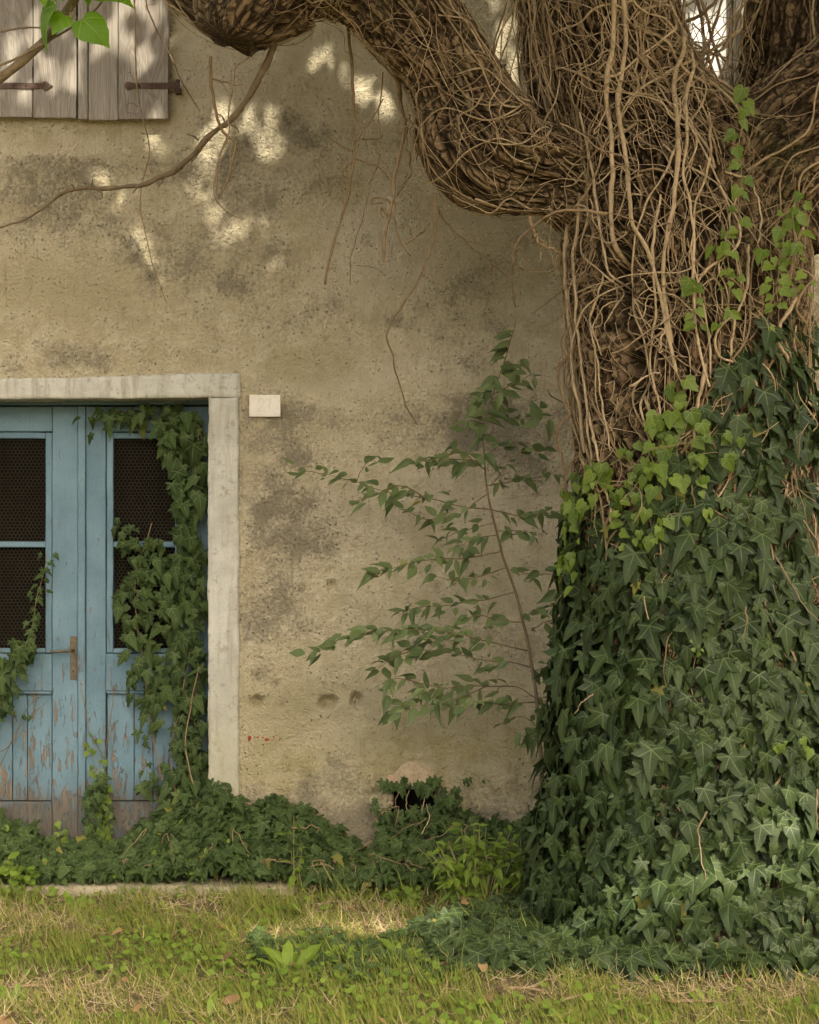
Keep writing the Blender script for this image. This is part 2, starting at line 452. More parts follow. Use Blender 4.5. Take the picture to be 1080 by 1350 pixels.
M['mulberry'] = mat_leaf('mulberry_leaf', (.085, .185, .014), (.135, .26, .022), (.25, .33, .08), (.14, .24, .04), trans=.42, rough=.4, vw=.016)
M['canopy'] = mat_leaf('canopy_leaf', (.06, .12, .018), (.10, .18, .03), (.2, .2, .1), (.10, .15, .04), veins=False, trans=.3)
M['weed'] = mat_leaf('weed_leaf', (.08, .14, .018), (.165, .23, .034), (.16, .21, .06), (.11, .16, .04), trans=.35, vw=.02, side=(0.75,))
M['dead'] = mat_leaf('dead_leaf', (.12, .07, .035), (.26, .165, .075), (.2, .14, .08), (.2, .14, .08), veins=False, trans=.1, rough=.8)
M['grass'] = mat_blade('grass_blade', (.09, .14, .022), (.28, .285, .058), (.47, .39, .16))
M['straw'] = mat_blade('dry_straw', (.24, .17, .085), (.46, .36, .20), (.52, .44, .28), trans=.15)
M['soil'] = mat_ground()

# ------------------------------------------------------------------ leaf templates (petiole at origin, tip along +y, upper face +z)
def leaf_from_outline(right, cx=(0, .2), fold=.12, droop=.18, cup=.0, mid=3, seed=0, wob=.03, xs_=1.0):
    """right: outline from the base notch to the tip on the +x side"""
    r = np.array(right, float); r[:, 0] *= xs_
    left = r[::-1].copy(); left[:, 0] *= -1
    out = np.vstack([r, left[1:-1] if abs(r[0, 0]) < 1e-6 else left[1:]])
    c = np.array(cx)
    inner = c + (out - c) * .5
    P2 = np.vstack([[c], inner, out]); n = len(out)
    j = np.arange(n); j2 = (j + 1) % n
    F = np.vstack([np.stack([np.zeros(n, int), 1 + j, 1 + j2, 1 + j2], -1), np.stack([1 + j, 1 + n + j, 1 + n + j2, 1 + j2], -1)])
    x, y = P2[:, 0], P2[:, 1]
    rg = np.random.default_rng(seed)
    z = fold * np.abs(x) - droop * np.clip(y, 0, None) ** 2 - cup * x * x + wob * np.sin(5 * x + rg.uniform(0, 6)) * np.cos(4 * y + rg.uniform(0, 6))
    V = np.stack([x, y, z], -1)
    return V, F, np.stack([x, y, 0 * x], -1)

IVY = [leaf_from_outline([(0, -.02), (.15, -.17), (.34, -.24), (.42, -.12), (.32, .04), (.44, .16), (.60, .36), (.42, .36), (.24, .36), (.22, .52), (.14, .78), (0, 1.06)], fold=.10, droop=.26, seed=1, wob=.05),
       leaf_from_outline([(0, -.02), (.16, -.16), (.31, -.18), (.36, -.04), (.30, .07), (.40, .22), (.48, .40), (.33, .40), (.22, .42), (.21, .58), (.12, .82), (0, 1.05)], fold=.02, droop=.36, cup=.15, seed=2, wob=.05),
       leaf_from_outline([(0, -.03), (.18, -.22), (.38, -.28), (.44, -.14), (.34, .02), (.50, .12), (.68, .28), (.46, .33), (.25, .33), (.23, .52), (.14, .80), (0, 1.10)], fold=.16, droop=.16, seed=3, wob=.06),
       leaf_from_outline([(0, -.02), (.13, -.12), (.26, -.12), (.31, 0), (.26, .11), (.32, .28), (.37, .46), (.27, .46), (.20, .50), (.18, .66), (.10, .88), (0, 1.12)], fold=-.04, droop=.42, seed=4, wob=.05),
       leaf_from_outline([(0, 0), (.16, -.12), (.30, -.06), (.36, .12), (.33, .30), (.26, .50), (.17, .72), (.08, .92), (0, 1.08)], fold=.12, droop=.3, seed=14, wob=.05)]
YOUNG = [leaf_from_outline([(0, .02), (.14, -.12), (.34, -.10), (.44, .10), (.46, .34), (.34, .50), (.26, .64), (.13, .84), (0, .98)], fold=.10, droop=.2, seed=5),
         leaf_from_outline([(0, 0), (.18, -.16), (.40, -.08), (.50, .14), (.52, .32), (.34, .46), (.24, .66), (.12, .86), (0, 1.0)], fold=.05, droop=.3, seed=6)]
LANCE = [leaf_from_outline([(0, 0), (.12, .08), (.24, .26), (.27, .42), (.21, .64), (.085, .86), (0, 1.1)], cx=(0, .4), fold=.22, droop=.28, seed=7),
         leaf_from_outline([(0, 0), (.10, .08), (.20, .26), (.22, .44), (.16, .66), (.07, .87), (0, 1.1)], cx=(0, .4), fold=.30, droop=.5, seed=8),
         leaf_from_outline([(0, 0), (.13, .1), (.25, .3), (.26, .48), (.18, .70), (.07, .9), (0, 1.05)], cx=(0, .4), fold=-.1, droop=.1, seed=15)]
MULB = [leaf_from_outline([(0, .04), (.14, -.07), (.32, -.06), (.45, .10), (.50, .30), (.47, .42), (.44, .52), (.36, .62), (.32, .73), (.22, .82), (.10, .92), (0, 1.06)], cx=(0, .35), fold=.08, droop=.15, seed=9, wob=.06),
        leaf_from_outline([(0, .04), (.16, -.05), (.30, -.02), (.38, .12), (.41, .30), (.37, .50), (.28, .68), (.16, .85), (0, 1.05)], cx=(0, .35), fold=.25, droop=.3, seed=10, wob=.05)]
ROUND = [leaf_from_outline([(0, 0), (.22, .05), (.42, .3), (.44, .6), (.25, .88), (0, .98)], cx=(0, .5), fold=.1, droop=.1, seed=12)]
TONGUE = [leaf_from_outline([(0, 0), (.05, .1), (.12, .35), (.17, .6), (.13, .85), (0, 1.0)], cx=(0, .5), fold=.25, droop=.35, seed=13)]
b = np.array([(-.5, 0, 0), (.5, 0, 0), (-.42, .4, .03), (.42, .4, .03), (-.25, .75, .14), (.25, .75, .14), (0, 1, .32)], float)
BLADE = [(b, np.array([(0, 1, 3, 2), (2, 3, 5, 4), (4, 5, 6, 6)]), np.stack([b[:, 0] * 0, b[:, 1], 0 * b[:, 0]], -1))]

def basis(nrm, tip):
    """rotation matrices with z along nrm and y along tip (made perpendicular)"""
    z = nrm / np.linalg.norm(nrm, axis=-1, keepdims=True)
    y = tip - (tip * z).sum(-1, keepdims=True) * z
    y /= np.linalg.norm(y, axis=-1, keepdims=True) + 1e-12
    x = np.cross(y, z)
    return np.stack([x, y, z], -1)

def leaves_mesh(name, tmpl, pos, R, size, mat, rnd=None, smooth=True, widths=None):
    pos = np.asarray(pos); m = len(pos); acc = Acc()
    rnd = RNG.random(m) if rnd is None else rnd
    which = RNG.integers(0, len(tmpl), m)
    for k, (V, F, U) in enumerate(tmpl):
        i = np.where(which == k)[0]
        if not len(i): continue
        VV = np.broadcast_to(V, (len(i),) + V.shape)
        if widths is not None: VV = VV * np.stack([widths[i] / size[i], np.ones(len(i)), np.ones(len(i))], -1)[:, None, :]
        W = np.einsum('mij,mnj->mni', R[i], VV) * size[i][:, None, None] + pos[i][:, None, :]
        n = len(V)
        FF = (F[None] + (np.arange(len(i)) * n)[:, None, None]).reshape(-1, F.shape[1])
        acc.add(W.reshape(-1, 3), FF, rnd=np.repeat(rnd[i], n), luv=np.tile(U, (len(i), 1)))
    return acc.mesh(name, mat, smooth)

_LM = {}
def leaf_objects(parent, tmpl, key, pos, R, size, mat, name='leaf', nvar=6):
    """each leaf an object of its own; alike leaves share mesh data"""
    if (key) not in _LM:
        lst = []
        for V, F, U in tmpl:
            for q in range(nvar):
                a = {'rnd': ('FLOAT', np.full(len(V), (q + .5) / nvar * .93)), 'luv': ('FLOAT_VECTOR', U)}
                Vq = V.copy(); rg = np.random.default_rng(q * 7 + 1)
                Vq[:, 0] *= rg.uniform(.85, 1.15); Vq[:, 2] *= rg.uniform(.5, 1.6); Vq[:, 0] += .10 * rg.uniform(-1, 1) * Vq[:, 1] ** 2
                lst.append(mk_mesh('leaf', Vq, F, mat, True, a))
        _LM[key] = lst
    L = _LM[key]
    for p, r, s in zip(pos, R, size):
        B = Matrix.LocRotScale(Vector(p), Matrix(r.tolist()).to_quaternion(), Vector((s, s, s)))
        link(name, L[RNG.integers(len(L))], parent, B)

# ================================================================== GROUND
def axis_pts(a, b, lo, hi, fine, coarse_n):
    return np.unique(np.round(np.concatenate([np.linspace(a, lo, coarse_n), np.arange(lo, hi, fine), np.linspace(hi, b, coarse_n)]), 4))
def gh(x, y):
    return .018 * pn(x * 1.3, y * 1.3, 0, 31) + .010 * pn(x * 5, y * 5, 0, 32)
gx = axis_pts(-400, 400, -3.2, 3.2, .035, 14); gy = axis_pts(-400, 60, -4.2, 0.1, .035, 14)
X, Y = np.meshgrid(gx, gy, indexing='ij')
near = sstep(8, 3, np.abs(X)) * sstep(-9, -5, Y)
Z = gh(X, Y) * near + .006 * pn(X * 22, Y * 22, 0, 33) * near
V = np.stack([X, Y, Z], -1).reshape(-1, 3); ny = len(gy)
i = np.arange(len(gx) - 1)[:, None] * ny + np.arange(ny - 1)[None, :]
F = np.stack([i, i + ny, i + ny + 1, i + 1], -1).reshape(-1, 4)
link('ground', mk_mesh('ground', V, F, M['soil']), kind='structure')

# ================================================================== HOUSE
house = thing('house', (0, 0, 0), 'old ochre plastered house with blue double door and grey board shutters', 'house')
def wx(px, d=8.0): return (px - 540) * d / FPX
def wz(py, d=8.0): return CAM_H + (HOR - py) * d / FPX

DX0, DX1, DZ1 = wx(-52), wx(275), wz(524)          # door opening
WX0, WX1, WZ0, WZ1 = wx(850), wx(968), wz(142), wz(-250)   # upper window behind the tree
VX0, VX1, VZ0, VZ1 = wx(518), wx(574), wz(1092), wz(1036)  # cellar vent

xs = axis_pts(-7, 7, -2.1, 2.1, .0125, 8); zs = axis_pts(-.3, 6.6, 0.0, 4.3, .0125, 6)
X, Z = np.meshgrid(xs, zs, indexing='ij')
PXx, PYy = 540 + X * FPX / 8, HOR - (Z - CAM_H) * FPX / 8     # where each bit of plaster sits, in photo pixels of the wall plane
wob = .55 * fbm(X * 2.6, Z * 2.6, 0, 5, 60, .62)
def blob(cx, cy, rx, ry, soft=.6):
    return sstep(1 + soft, 1 - soft, np.sqrt(((PXx - cx) / rx) ** 2 + ((PYy - cy) / ry) ** 2) + wob)
gr = .24 + .40 * fbm(X * 1.3 + .3, Z * 1.9, 0, 6, 61, .6) + .30 * fbm(X * 7, Z * 7, 0, 4, 64, .65)
for (cx, cy, rx, ry, a) in [(330, 230, 130, 70, .50), (60, 235, 110, 55, .45), (330, 350, 130, 60, .45), (190, 330, 80, 60, .25), (420, 440, 90, 45, .5),
                            (60, 470, 150, 25, .45), (240, 470, 120, 40, .3), (360, 600, 50, 90, .40), (560, 560, 120, 35, .45), (690, 560, 90, 35, .45),
                            (370, 740, 70, 50, .55), (350, 820, 60, 45, .45), (350, 890, 40, 20, .65), (660, 860, 120, 40, .45), (430, 700, 110, 40, .35),  # dark smudges here also paint the soft shade below the sapling leaves
                            (590, 420, 120, 60, .28), (650, 330, 70, 50, .2), (440, 890, 18, 10, .5), (450, 1090, 40, 40, .4), (440, 1000, 90, 35, .25), (690, 620, 60, 30, .35),
                            (410, 110, 70, 60, .22), (620, 500, 110, 30, .3)]:
    gr = gr + a * blob(cx, cy, rx, ry)
gr = gr + .6 * sstep(880, 1100, PYy) + .25 * sstep(560, 900, PXx) * sstep(700, 1000, PYy)
for (cx, cy, rx, ry, a) in [(470, 490, 110, 40, .5), (500, 320, 70, 60, .35), (100, 400, 150, 45, .5), (90, 190, 100, 14, .6), (400, 960, 160, 60, .45), (520, 770, 150, 60, .35),
                            (430, 480, 60, 25, .4), (450, 60, 90, 50, .3), (545, 990, 170, 50, .35), (520, 660, 80, 30, .3)]:
    gr = gr - a * blob(cx, cy, rx, ry)
pale = .2 * fbm(X * .9, Z * .9, 0, 4, 62) + .55 * blob(520, 130, 230, 190, .9) + .5 * blob(500, 490, 80, 30) + .45 * blob(90, 200, 110, 22) + .35 * blob(480, 690, 150, 50) + .3 * blob(640, 660, 120, 40)
pale = pale + .45 * blob(270, 120, 60, 130) + .3 * blob(460, 330, 60, 80)
warm = .35 * sstep(780, 1000, PYy) + .75 * blob(420, 480, 80, 25) + .5 * blob(100, 380, 140, 40) + .6 * blob(450, 245, 32, 26, .4) + .8 * blob(600, 1010, 260, 70) + .55 * blob(640, 390, 60, 60) + .5 * blob(380, 930, 90, 50)
red = np.zeros_like(X)
for (cx, cy, rx, ry) in [(329, 973, 4.5, 7), (346, 972, 3.5, 3.5), (352, 975, 5, 4.5), (360, 971, 3, 4.5), (340, 972, 2.5, 2.5), (361, 977, 2.5, 2.5)]:
    red = np.maximum(red, np.exp(-(((PXx - cx) / rx) ** 2 + ((PYy - cy) / ry) ** 2) * .9))
Yd = .007 * fbm(X * 1.4, Z * 1.4, 0, 3, 63) + .0028 * fbm(X * 9, Z * 9, 0, 3, 65) + .0016 * pn(X * 38, Z * 38, 0, 66)
Yd = Yd + .05 * sstep(1040, 1100, PYy) * blob(640, 1080, 80, 30) * .5
for (cx, cy, rx, ry, dp) in [(338, 924, 7, 6, .045), (432, 926, 11, 7.5, .05), (470, 923, 6, 8, .045), (438, 771, 5, 5, .03), (365, 902, 2.6, 3, .02), (335, 645, 1.8, 8, .012),
                             (436, 752, 4, 4, .015), (398, 778, 3, 3, .02), (372, 931, 3.5, 3.5, .02), (578, 772, 3.5, 4, .018), (495, 1045, 3, 4, .02), (706, 655, 8, 3, .012), (330, 770, 10, 18, .006)]:
    Yd = Yd + dp * sstep(1.35, .75, np.sqrt(((PXx - cx) / rx) ** 2 + ((PYy - cy) / ry) ** 2) + .3 * pn(X * 40, Z * 40, 0, 67))
# hairline ridges of the trowelled plaster, a crack beside the number plate
crk = np.abs((PXx - 352) - .9 * (PYy - 500) * np.where(PYy < 535, -.35, .5) - 12 * pn(X * 9, Z * 9, 0, 68))
Yd = Yd + .004 * sstep(2.2, .6, crk) * ((PYy > 470) & (PYy < 560))
rebate = sstep(0, 1, 1)  # plaster carries on behind the door surround
V = np.stack([X, Yd, Z], -1).reshape(-1, 3); nz = len(zs)
i = np.arange(len(xs) - 1)[:, None] * nz + np.arange(nz - 1)[None, :]
cx = (X[:-1, :-1] + X[1:, 1:]) / 2; cz = (Z[:-1, :-1] + Z[1:, 1:]) / 2
keep = ~((cx > DX0 - .03) & (cx < DX1 + .03) & (cz < DZ1 + .03))
keep &= ~((cx > WX0) & (cx < WX1) & (cz > WZ0) & (cz < WZ1))
vw = .012 * pn(cx * 30, cz * 30, 0, 70)
arch = VZ1 - .02 * ((cx - (VX0 + VX1) / 2) / .1) ** 2
keep &= ~((cx > VX0 + vw) & (cx < VX1 + vw) & (cz > VZ0) & (cz < arch + vw))
F = np.stack([i, i + nz, i + nz + 1, i + 1], -1)[keep]
A = {k: ('FLOAT', np.clip(v, 0, 1.2).ravel()) for k, v in dict(grime_and_shade=gr, pale=pale, warm=warm, red=red).items()}
wall = link('wall', mk_mesh('wall', V, F.reshape(-1, 4), M['plaster'], True, A), house)
# the other sides of the house, closed, the rooms coloured near-black to look unlit
for nm, (a, b_) in {'back_wall': ((-7, 5.0), (7, 5.25)), 'side_wall': ((-7.02, .02), (-6.8, 5.0)), 'party_wall': ((6.8, .02), (7.02, 5.0))}.items():
    Vb, Fb = rough_box(a[0], b_[0], a[1], b_[1], -.3, 6.6, 2.0); link(nm, mk_mesh(nm, Vb, Fb, M['rubble'], False), house)
Vb, Fb = rough_box(-6.75, 6.75, .62, 4.9, .05, .08, 2.0); link('room_floor', mk_mesh('room_floor', Vb, Fb, M['dark'], False), house)
Vb, Fb = rough_box(-6.75, 6.75, .34, 4.9, 2.75, 2.85, 2.0); link('room_ceiling', mk_mesh('room_ceiling', Vb, Fb, M['dark'], False), house)
Vb, Fb = rough_box(-6.75, 1.2, 2.2, 2.25, .08, 2.75, 2.0); link('room_partition', mk_mesh('room_partition', Vb, Fb, M['dark'], False), house)  # near-black backing, set so the door panes look unlit
rv = np.array([(-7.2, -.35, 6.5), (7.2, -.35, 6.5), (7.2, 2.6, 8.0), (-7.2, 2.6, 8.0), (7.2, 5.6, 6.5), (-7.2, 5.6, 6.5),
               (-7.2, -.35, 6.62), (7.2, -.35, 6.62), (7.2, 2.6, 8.12), (-7.2, 2.6, 8.12), (7.2, 5.6, 6.62), (-7.2, 5.6, 6.62)])
rf = np.array([(0, 3, 2, 1), (3, 5, 4, 2), (6, 7, 8, 9), (9, 8, 10, 11), (0, 1, 7, 6), (4, 5, 11, 10), (1, 2, 8, 7), (2, 4, 10, 8), (3, 0, 6, 9), (5, 3, 9, 11)])
link('roof', mk_mesh('roof', rv, rf, M['tile'], False), house)

# door surround: lintel over two jambs
def surround(name, x0, x1, z0, z1, seed):
    V, F = rough_box(x0, x1, -.014, .19, z0, z1, .014, .0045, 7, seed, .0042, 48)
    if name == 'lintel': V[:, 2] += (.026 * (V[:, 0] - x1)) * np.clip((V[:, 2] - z0) / (z1 - z0), .25, 1)
    return link(name, mk_mesh(name, V, F, M['surround'], True), house)
surround('lintel', wx(-95), wx(317), DZ1, wz(492), 3)
surround('jamb', DX1, wx(315), 0.0, DZ1 - .002, 5)
surround('jamb', wx(-95), DX0, 0.0, DZ1 - .002, 8)

# double door
DD = 8.2                       # depth of the door leaves' face
dy = CAM_Y + DD
def ddx(px): return wx(px, DD)
def ddz(py): return wz(py, DD)
def dbox(name, parent, px0, px1, py0, py1, y0, y1, mat='door', res=.03, amp=.0015, bev=.004, label=None, seed=None):
    V, F = rough_box(ddx(px0), ddx(px1), dy + y0, dy + y1, ddz(py1), ddz(py0), res, amp, 6, random.randint(0, 99) if seed is None else seed, .0005, 40, bev)
    o = link(name, mk_mesh(name, V, F, M[mat], False), parent)
    if label: o['label'] = label
    return o
# fixed head piece under the lintel
dbox('door_head', house, -60, 280, 515, 534, -.004, .05)
def door_leaf(x0, x1, mirror, meet):
    """x0 < x1 in photo pixels; meet: the meeting stile is on the right (left leaf) or left (right leaf)"""
    d = link('door', None, house); d.empty_display_size = .1
    ms, os_ = 34, 36
    if not mirror: L0, L1, R0, R1 = x0, x0 + os_, x1 - ms, x1
    else: L0, L1, R0, R1 = x0, x0 + ms - 8, x1 - os_, x1
    top, bot = 536, 1114
    dbox('stile', d, L0, L1, top, bot, 0, .045); dbox('stile', d, R0, R1, top, bot, 0, .045)
    a, b_ = L1 + .4, R0 - .4
    dbox('rail', d, a, b_, top, 569, .001, .044); dbox('rail', d, a, b_, 862, 911, .001, .044)
    dbox('rail', d, a, b_, 1057, bot, .001, .044, label='rotting bare brown bottom rail')
    # glazing beads round the netted opening
    g0, g1 = a + 9, b_ - 9
    dbox('bead', d, a + .3, g0, 570, 861, .008, .04, res=.06); dbox('bead', d, g1, b_ - .3, 570, 861, .008, .04, res=.06)
    dbox('bead', d, g0 + .2, g1 - .2, 570, 578, .0085, .04, res=.06); dbox('bead', d, g0 + .2, g1 - .2, 855, 861, .0085, .04, res=.06)
    dbox('glazing_bar', d, g0 + .2, g1 - .2, 714, 721.5, .010, .036, res=.06)
    # moulded frame and boards of the lower panel
    n = 3; e = np.linspace(a + .5, b_ - .5, n + 1); e[1:-1] += (3, -5)[:n - 1]
    for k in range(n): dbox('plank', d, e[k] + .35, e[k + 1] - .35, 913, 1056, .017 + .0015 * (k % 2), .036, res=.05, bev=.003)
    dbox('moulding', d, a + .3, b_ - .3, 911.4, 915, -.004, .016, res=.08)
    # hexagonal wire netting nailed behind the beads
    acc = Acc()
    X0, X1, Z0, Z1 = ddx(g0 - 1), ddx(g1 + 1), ddz(857), ddz(575)
    hx, hz = .0185, .0205
    rows = int((Z1 - Z0) / (hz * .75)) + 1; cols = int((X1 - X0) / hx) + 2
    def seg(p, q):
        t = (q - p) / np.linalg.norm(q - p); nrm = np.array([-t[2], 0, t[0]]); w_ = .00075
        Vq = np.array([p + nrm * w_, p - nrm * w_, q - nrm * w_, q + nrm * w_]); yv = np.array([0, .0009, 0])
        acc.add(np.vstack([Vq - yv, Vq + yv]), np.array([(0, 1, 2, 3), (7, 6, 5, 4), (0, 4, 5, 1), (2, 6, 7, 3)]))
    yy = dy + .0415
    for r in range(rows):
        for c in range(cols):
            px_ = X0 + (c + .5 * (r % 2)) * hx; pz_ = Z0 + r * hz * .75
            sag = .0015 * float(pn(px_ * 12, 0, pz_ * 12, 81))
            pts = [np.array([px_ + ox * hx, yy, pz_ + oz * hz + sag]) for ox, oz in ((0, .5), (.5, .25), (.5, -.25), (0, -.5))]
            if pts[0][0] < X0 or pts[1][0] > X1 or pts[0][2] > Z1: continue
            for q in range(3): seg(pts[q], pts[q + 1])
    m_ = link('wire_netting', acc.mesh('wire_netting', M['wire'], False), d); m_['kind'] = 'stuff'
    return d
left_leaf = door_leaf(-52, 103, False, 'r')
right_leaf = door_leaf(113.4, 276, True, 'l')
dbox('astragal', left_leaf, 103.3, 113, 536, 1114, -.012, .05, res=.03)
# lever handle on its long plate
def handle():
    acc = Acc()
    V, F = rough_box(ddx(93), ddx(101.5), dy - .005, dy - .0002, ddz(896), ddz(839), .02, .0005, 20, 4, 0, 1, .002); acc.add(V, F)
    link('handle_plate', acc.mesh('handle_plate', M['brass'], False), left_leaf)
    P = np.array([(ddx(97.5), dy - .002, ddz(857)), (ddx(97.3), dy - .030, ddz(857)), (ddx(95), dy - .043, ddz(857)), (ddx(85), dy - .047, ddz(857.5)), (ddx(76), dy - .046, ddz(858.5)), (ddx(69.5), dy - .042, ddz(858))])
    Q, R = smooth_path(P, 26, [.007, .007, .0075, .0068, .006, .0065])
    V, F = tube(Q, R, 10); link('handle', mk_mesh('handle', V, F, M['brass']), left_leaf)
    a = np.linspace(0, 2 * np.pi, 12, endpoint=False)
    V = np.vstack([[(ddx(97.3), dy - .0062, ddz(885))], np.stack([ddx(97.3) + .0028 * np.cos(a), np.full(12, dy - .0062), ddz(885) + .007 * np.sin(a)], -1)])
    F = np.array([(0, 1 + (k + 1) % 12, 1 + k, 1 + k) for k in range(12)]); link('keyhole', mk_mesh('keyhole', V, F, M['dark'], False), left_leaf)
    for py in (842.5, 892.5):
        V, F = tube(np.array([(ddx(97.2), dy - .004, ddz(py)), (ddx(97.2), dy - .0075, ddz(py))]), .0022, 8); link('screw', mk_mesh('screw', V, F, M['brass']), left_leaf)
handle()

# board shutters over the upper window
YS0, YS1 = -.050, -.018
def shutter(edges, pyb, hinge):
    s = link('shutter', None, house); s.empty_display_size = .1
    for k in range(len(edges) - 1):
        x0, x1 = wx(edges[k] + .4), wx(edges[k + 1] - .5)
        V, F = rough_box(x0, x1, YS0 + .002 * (k % 2), YS1, wz(pyb + (k % 2) * .8), wz(-250), .05, .002, 3, k + 3 + int(edges[0]), .0006, 30, .004)
        link('plank', mk_mesh('plank', V, F, M['boards'], False), s)
    # cross battens behind
    for pz in (wz(125), wz(-190)):
        V, F = rough_box(wx(edges[0] + 4), wx(edges[-1] - 4), YS1 + .001, -.009, pz - .05, pz + .05, .3, 0); link('batten', mk_mesh('batten', V, F, M['boards'], False), s)
    for py in (117.0, -190.0):
        hx0, hx1, tip = hinge
        zc = wz(py)
        sgn = 1 if hx1 > hx0 else -1
        # flat strap with a shaped end
        prof = [(0, 2.2), (2, 4.6), (5, 5.6), (8, 4.6), (11, 3.6), (30, 3.6), (56, 4.0), (abs(hx1 - hx0), 4.2)] if tip == 'round' else [(0, .3), (3, 1.5), (9, 6.2), (14, 4.0), (17, 3.6), (40, 3.8), (abs(hx1 - hx0), 4.2)]
        up = [(wx(hx0 + sgn * a), zc + h_ * 8 / FPX) for a, h_ in prof]; dn = [(wx(hx0 + sgn * a), zc - h_ * 8 / FPX) for a, h_ in prof]
        ring = up + dn[::-1]; n = len(ring)
        V = np.array([(x, YS0 - .006, z) for x, z in ring] + [(x, YS0 - .0008, z) for x, z in ring])
        m = len(prof); F = [(k, k + 1, n - 2 - k, n - 1 - k) for k in range(m - 1)]
        F = [f if sgn < 0 else f[::-1] for f in F] + [(k, (k + 1) % n, n + (k + 1) % n, n + k) for k in range(n)]
        hg = link('strap_hinge', mk_mesh('strap_hinge', V, np.array(F), M['rust'], False), s)
        if hg and py > 0: pass
        for a in (18, 35, 52):
            c = np.array((wx(hx0 + sgn * a), YS0 - .005, zc)); V, F = tube(np.array([c, c + (0, -.004, 0)]), .0045, 8); link('nail', mk_mesh('nail', V, F, M['rust']), s)
        c = np.array((wx(hx1 - sgn * 3), YS0 + .004, zc)); V, F = tube(np.array([c + (0, 0, -.032), c + (0, 0, .028)]), .011, 10); link('hinge_knuckle', mk_mesh('hinge_knuckle', V, F, M['rust']), s)
        V, F = rough_box(c[0] - .012, c[0] + .012, YS0 + .0, .03, zc - .03, zc - .006, .05, .001, 20, 3); link('hinge_pin', mk_mesh('hinge_pin', V, F, M['rust'], False), s)
    return s
shutter([105.5, 119, 158, 224.5], 160.5, (167, 239, 'round'))
shutter([-14, 46.5, 103.5], 157.5, (73, -30, 'arrow'))

# upper window seen through the fork of the tree: white boarded, with a plastered reveal and a brick showing at the corner
win = link('window', None, house); win.empty_display_size = .1
for k, (a, b_) in enumerate(((850, 888), (889, 928), (929, 968))):
    V, F = rough_box(wx(a) + .001, wx(b_), .05, .08, WZ0, WZ1, .2, .001, 4, k, 0, 1, .004); link('window_board', mk_mesh('window_board', V, F, M['white'], False), win)
V, F = rough_box(wx(969), wx(984), -.03, .12, WZ0 + .06, WZ1, .06, .004, 9, 5); link('window_jamb', mk_mesh('window_jamb', V, F, M['surround']), win)
V, F = rough_box(wx(834), wx(849), -.03, .12, WZ0 + .06, WZ1, .06, .004, 9, 6); link('window_jamb', mk_mesh('window_jamb', V, F, M['surround']), win)
V, F = rough_box(wx(963), wx(990), -.035, .10, WZ0 - .03, WZ0 + .057, .03, .005, 12, 7, .002, 40, .01); link('brick', mk_mesh('brick', V, F, M['brick']), win)
V, F = rough_box(wx(840), wx(962), -.06, .10, WZ0 - .04, WZ0 - .001, .05, .004, 9, 8); link('window_sill', mk_mesh('window_sill', V, F, M['step']), win)

# cellar vent: arched brick head, rubble cheeks, hole with its shade painted on a black back
vent = link('vent', None, house); vent.empty_display_size = .1
a = np.linspace(-1, 1, 25)
acc = Acc(); rows = []
for q in range(7):
    f = q / 6
    prof = [(wx(546) + (.104 * f) * np.cos(math.pi * (1 - (k + 1) / 2)) * 1.0, -.010 - .030 * math.sqrt(max(0, 1 - f ** 2.5)), wz(1037) + .118 * f * np.sin(math.pi * (k + 1) / 2)) for k in a]
    rows.append(prof)
V = np.array(rows).reshape(-1, 3); V[:, 1] += .006 * fbm(V[:, 0] * 18, V[:, 2] * 18, 0, 3, 91); V[:, 0] += .006 * pn(V[:, 0] * 14, V[:, 2] * 14, 0, 92)
n = len(a); i = np.arange(6)[:, None] * n + np.arange(n - 1)[None, :]
F = np.stack([i, i + n, i + n + 1, i + 1], -1).reshape(-1, 4)
link('arch_tile', mk_mesh('arch_tile', V, F[:, ::-1], M['arch']), vent)
for (x0, x1, z0, z1, y0, sd) in [(VX0 - .03, VX1 + .03, VZ1 + .012, VZ1 + .05, -.012, 1), (VX0 - .075, VX0 - .004, VZ0, VZ0 + .075, -.010, 2), (VX0 - .06, VX0 - .002, VZ0 + .085, VZ1, -.006, 3), (VX1 + .004, VX1 + .08, VZ0, VZ1 + .0, -.010, 4)]:
    V, F = rough_box(x0, x1, y0, .16, z0, z1, .02, .010, 14, sd + 40, .003, 50, .012); link('brick', mk_mesh('brick', V, F, M['brick'] if sd < 3 else M['rubble']), vent)
V, F = rough_box(VX0 - .08, VX1 + .08, .18, .22, VZ0 - .1, VZ1 + .1, .2); link('vent_back', mk_mesh('vent_back', V, F, M['dark'], False), vent)  # near-black panel paints the shade inside the vent

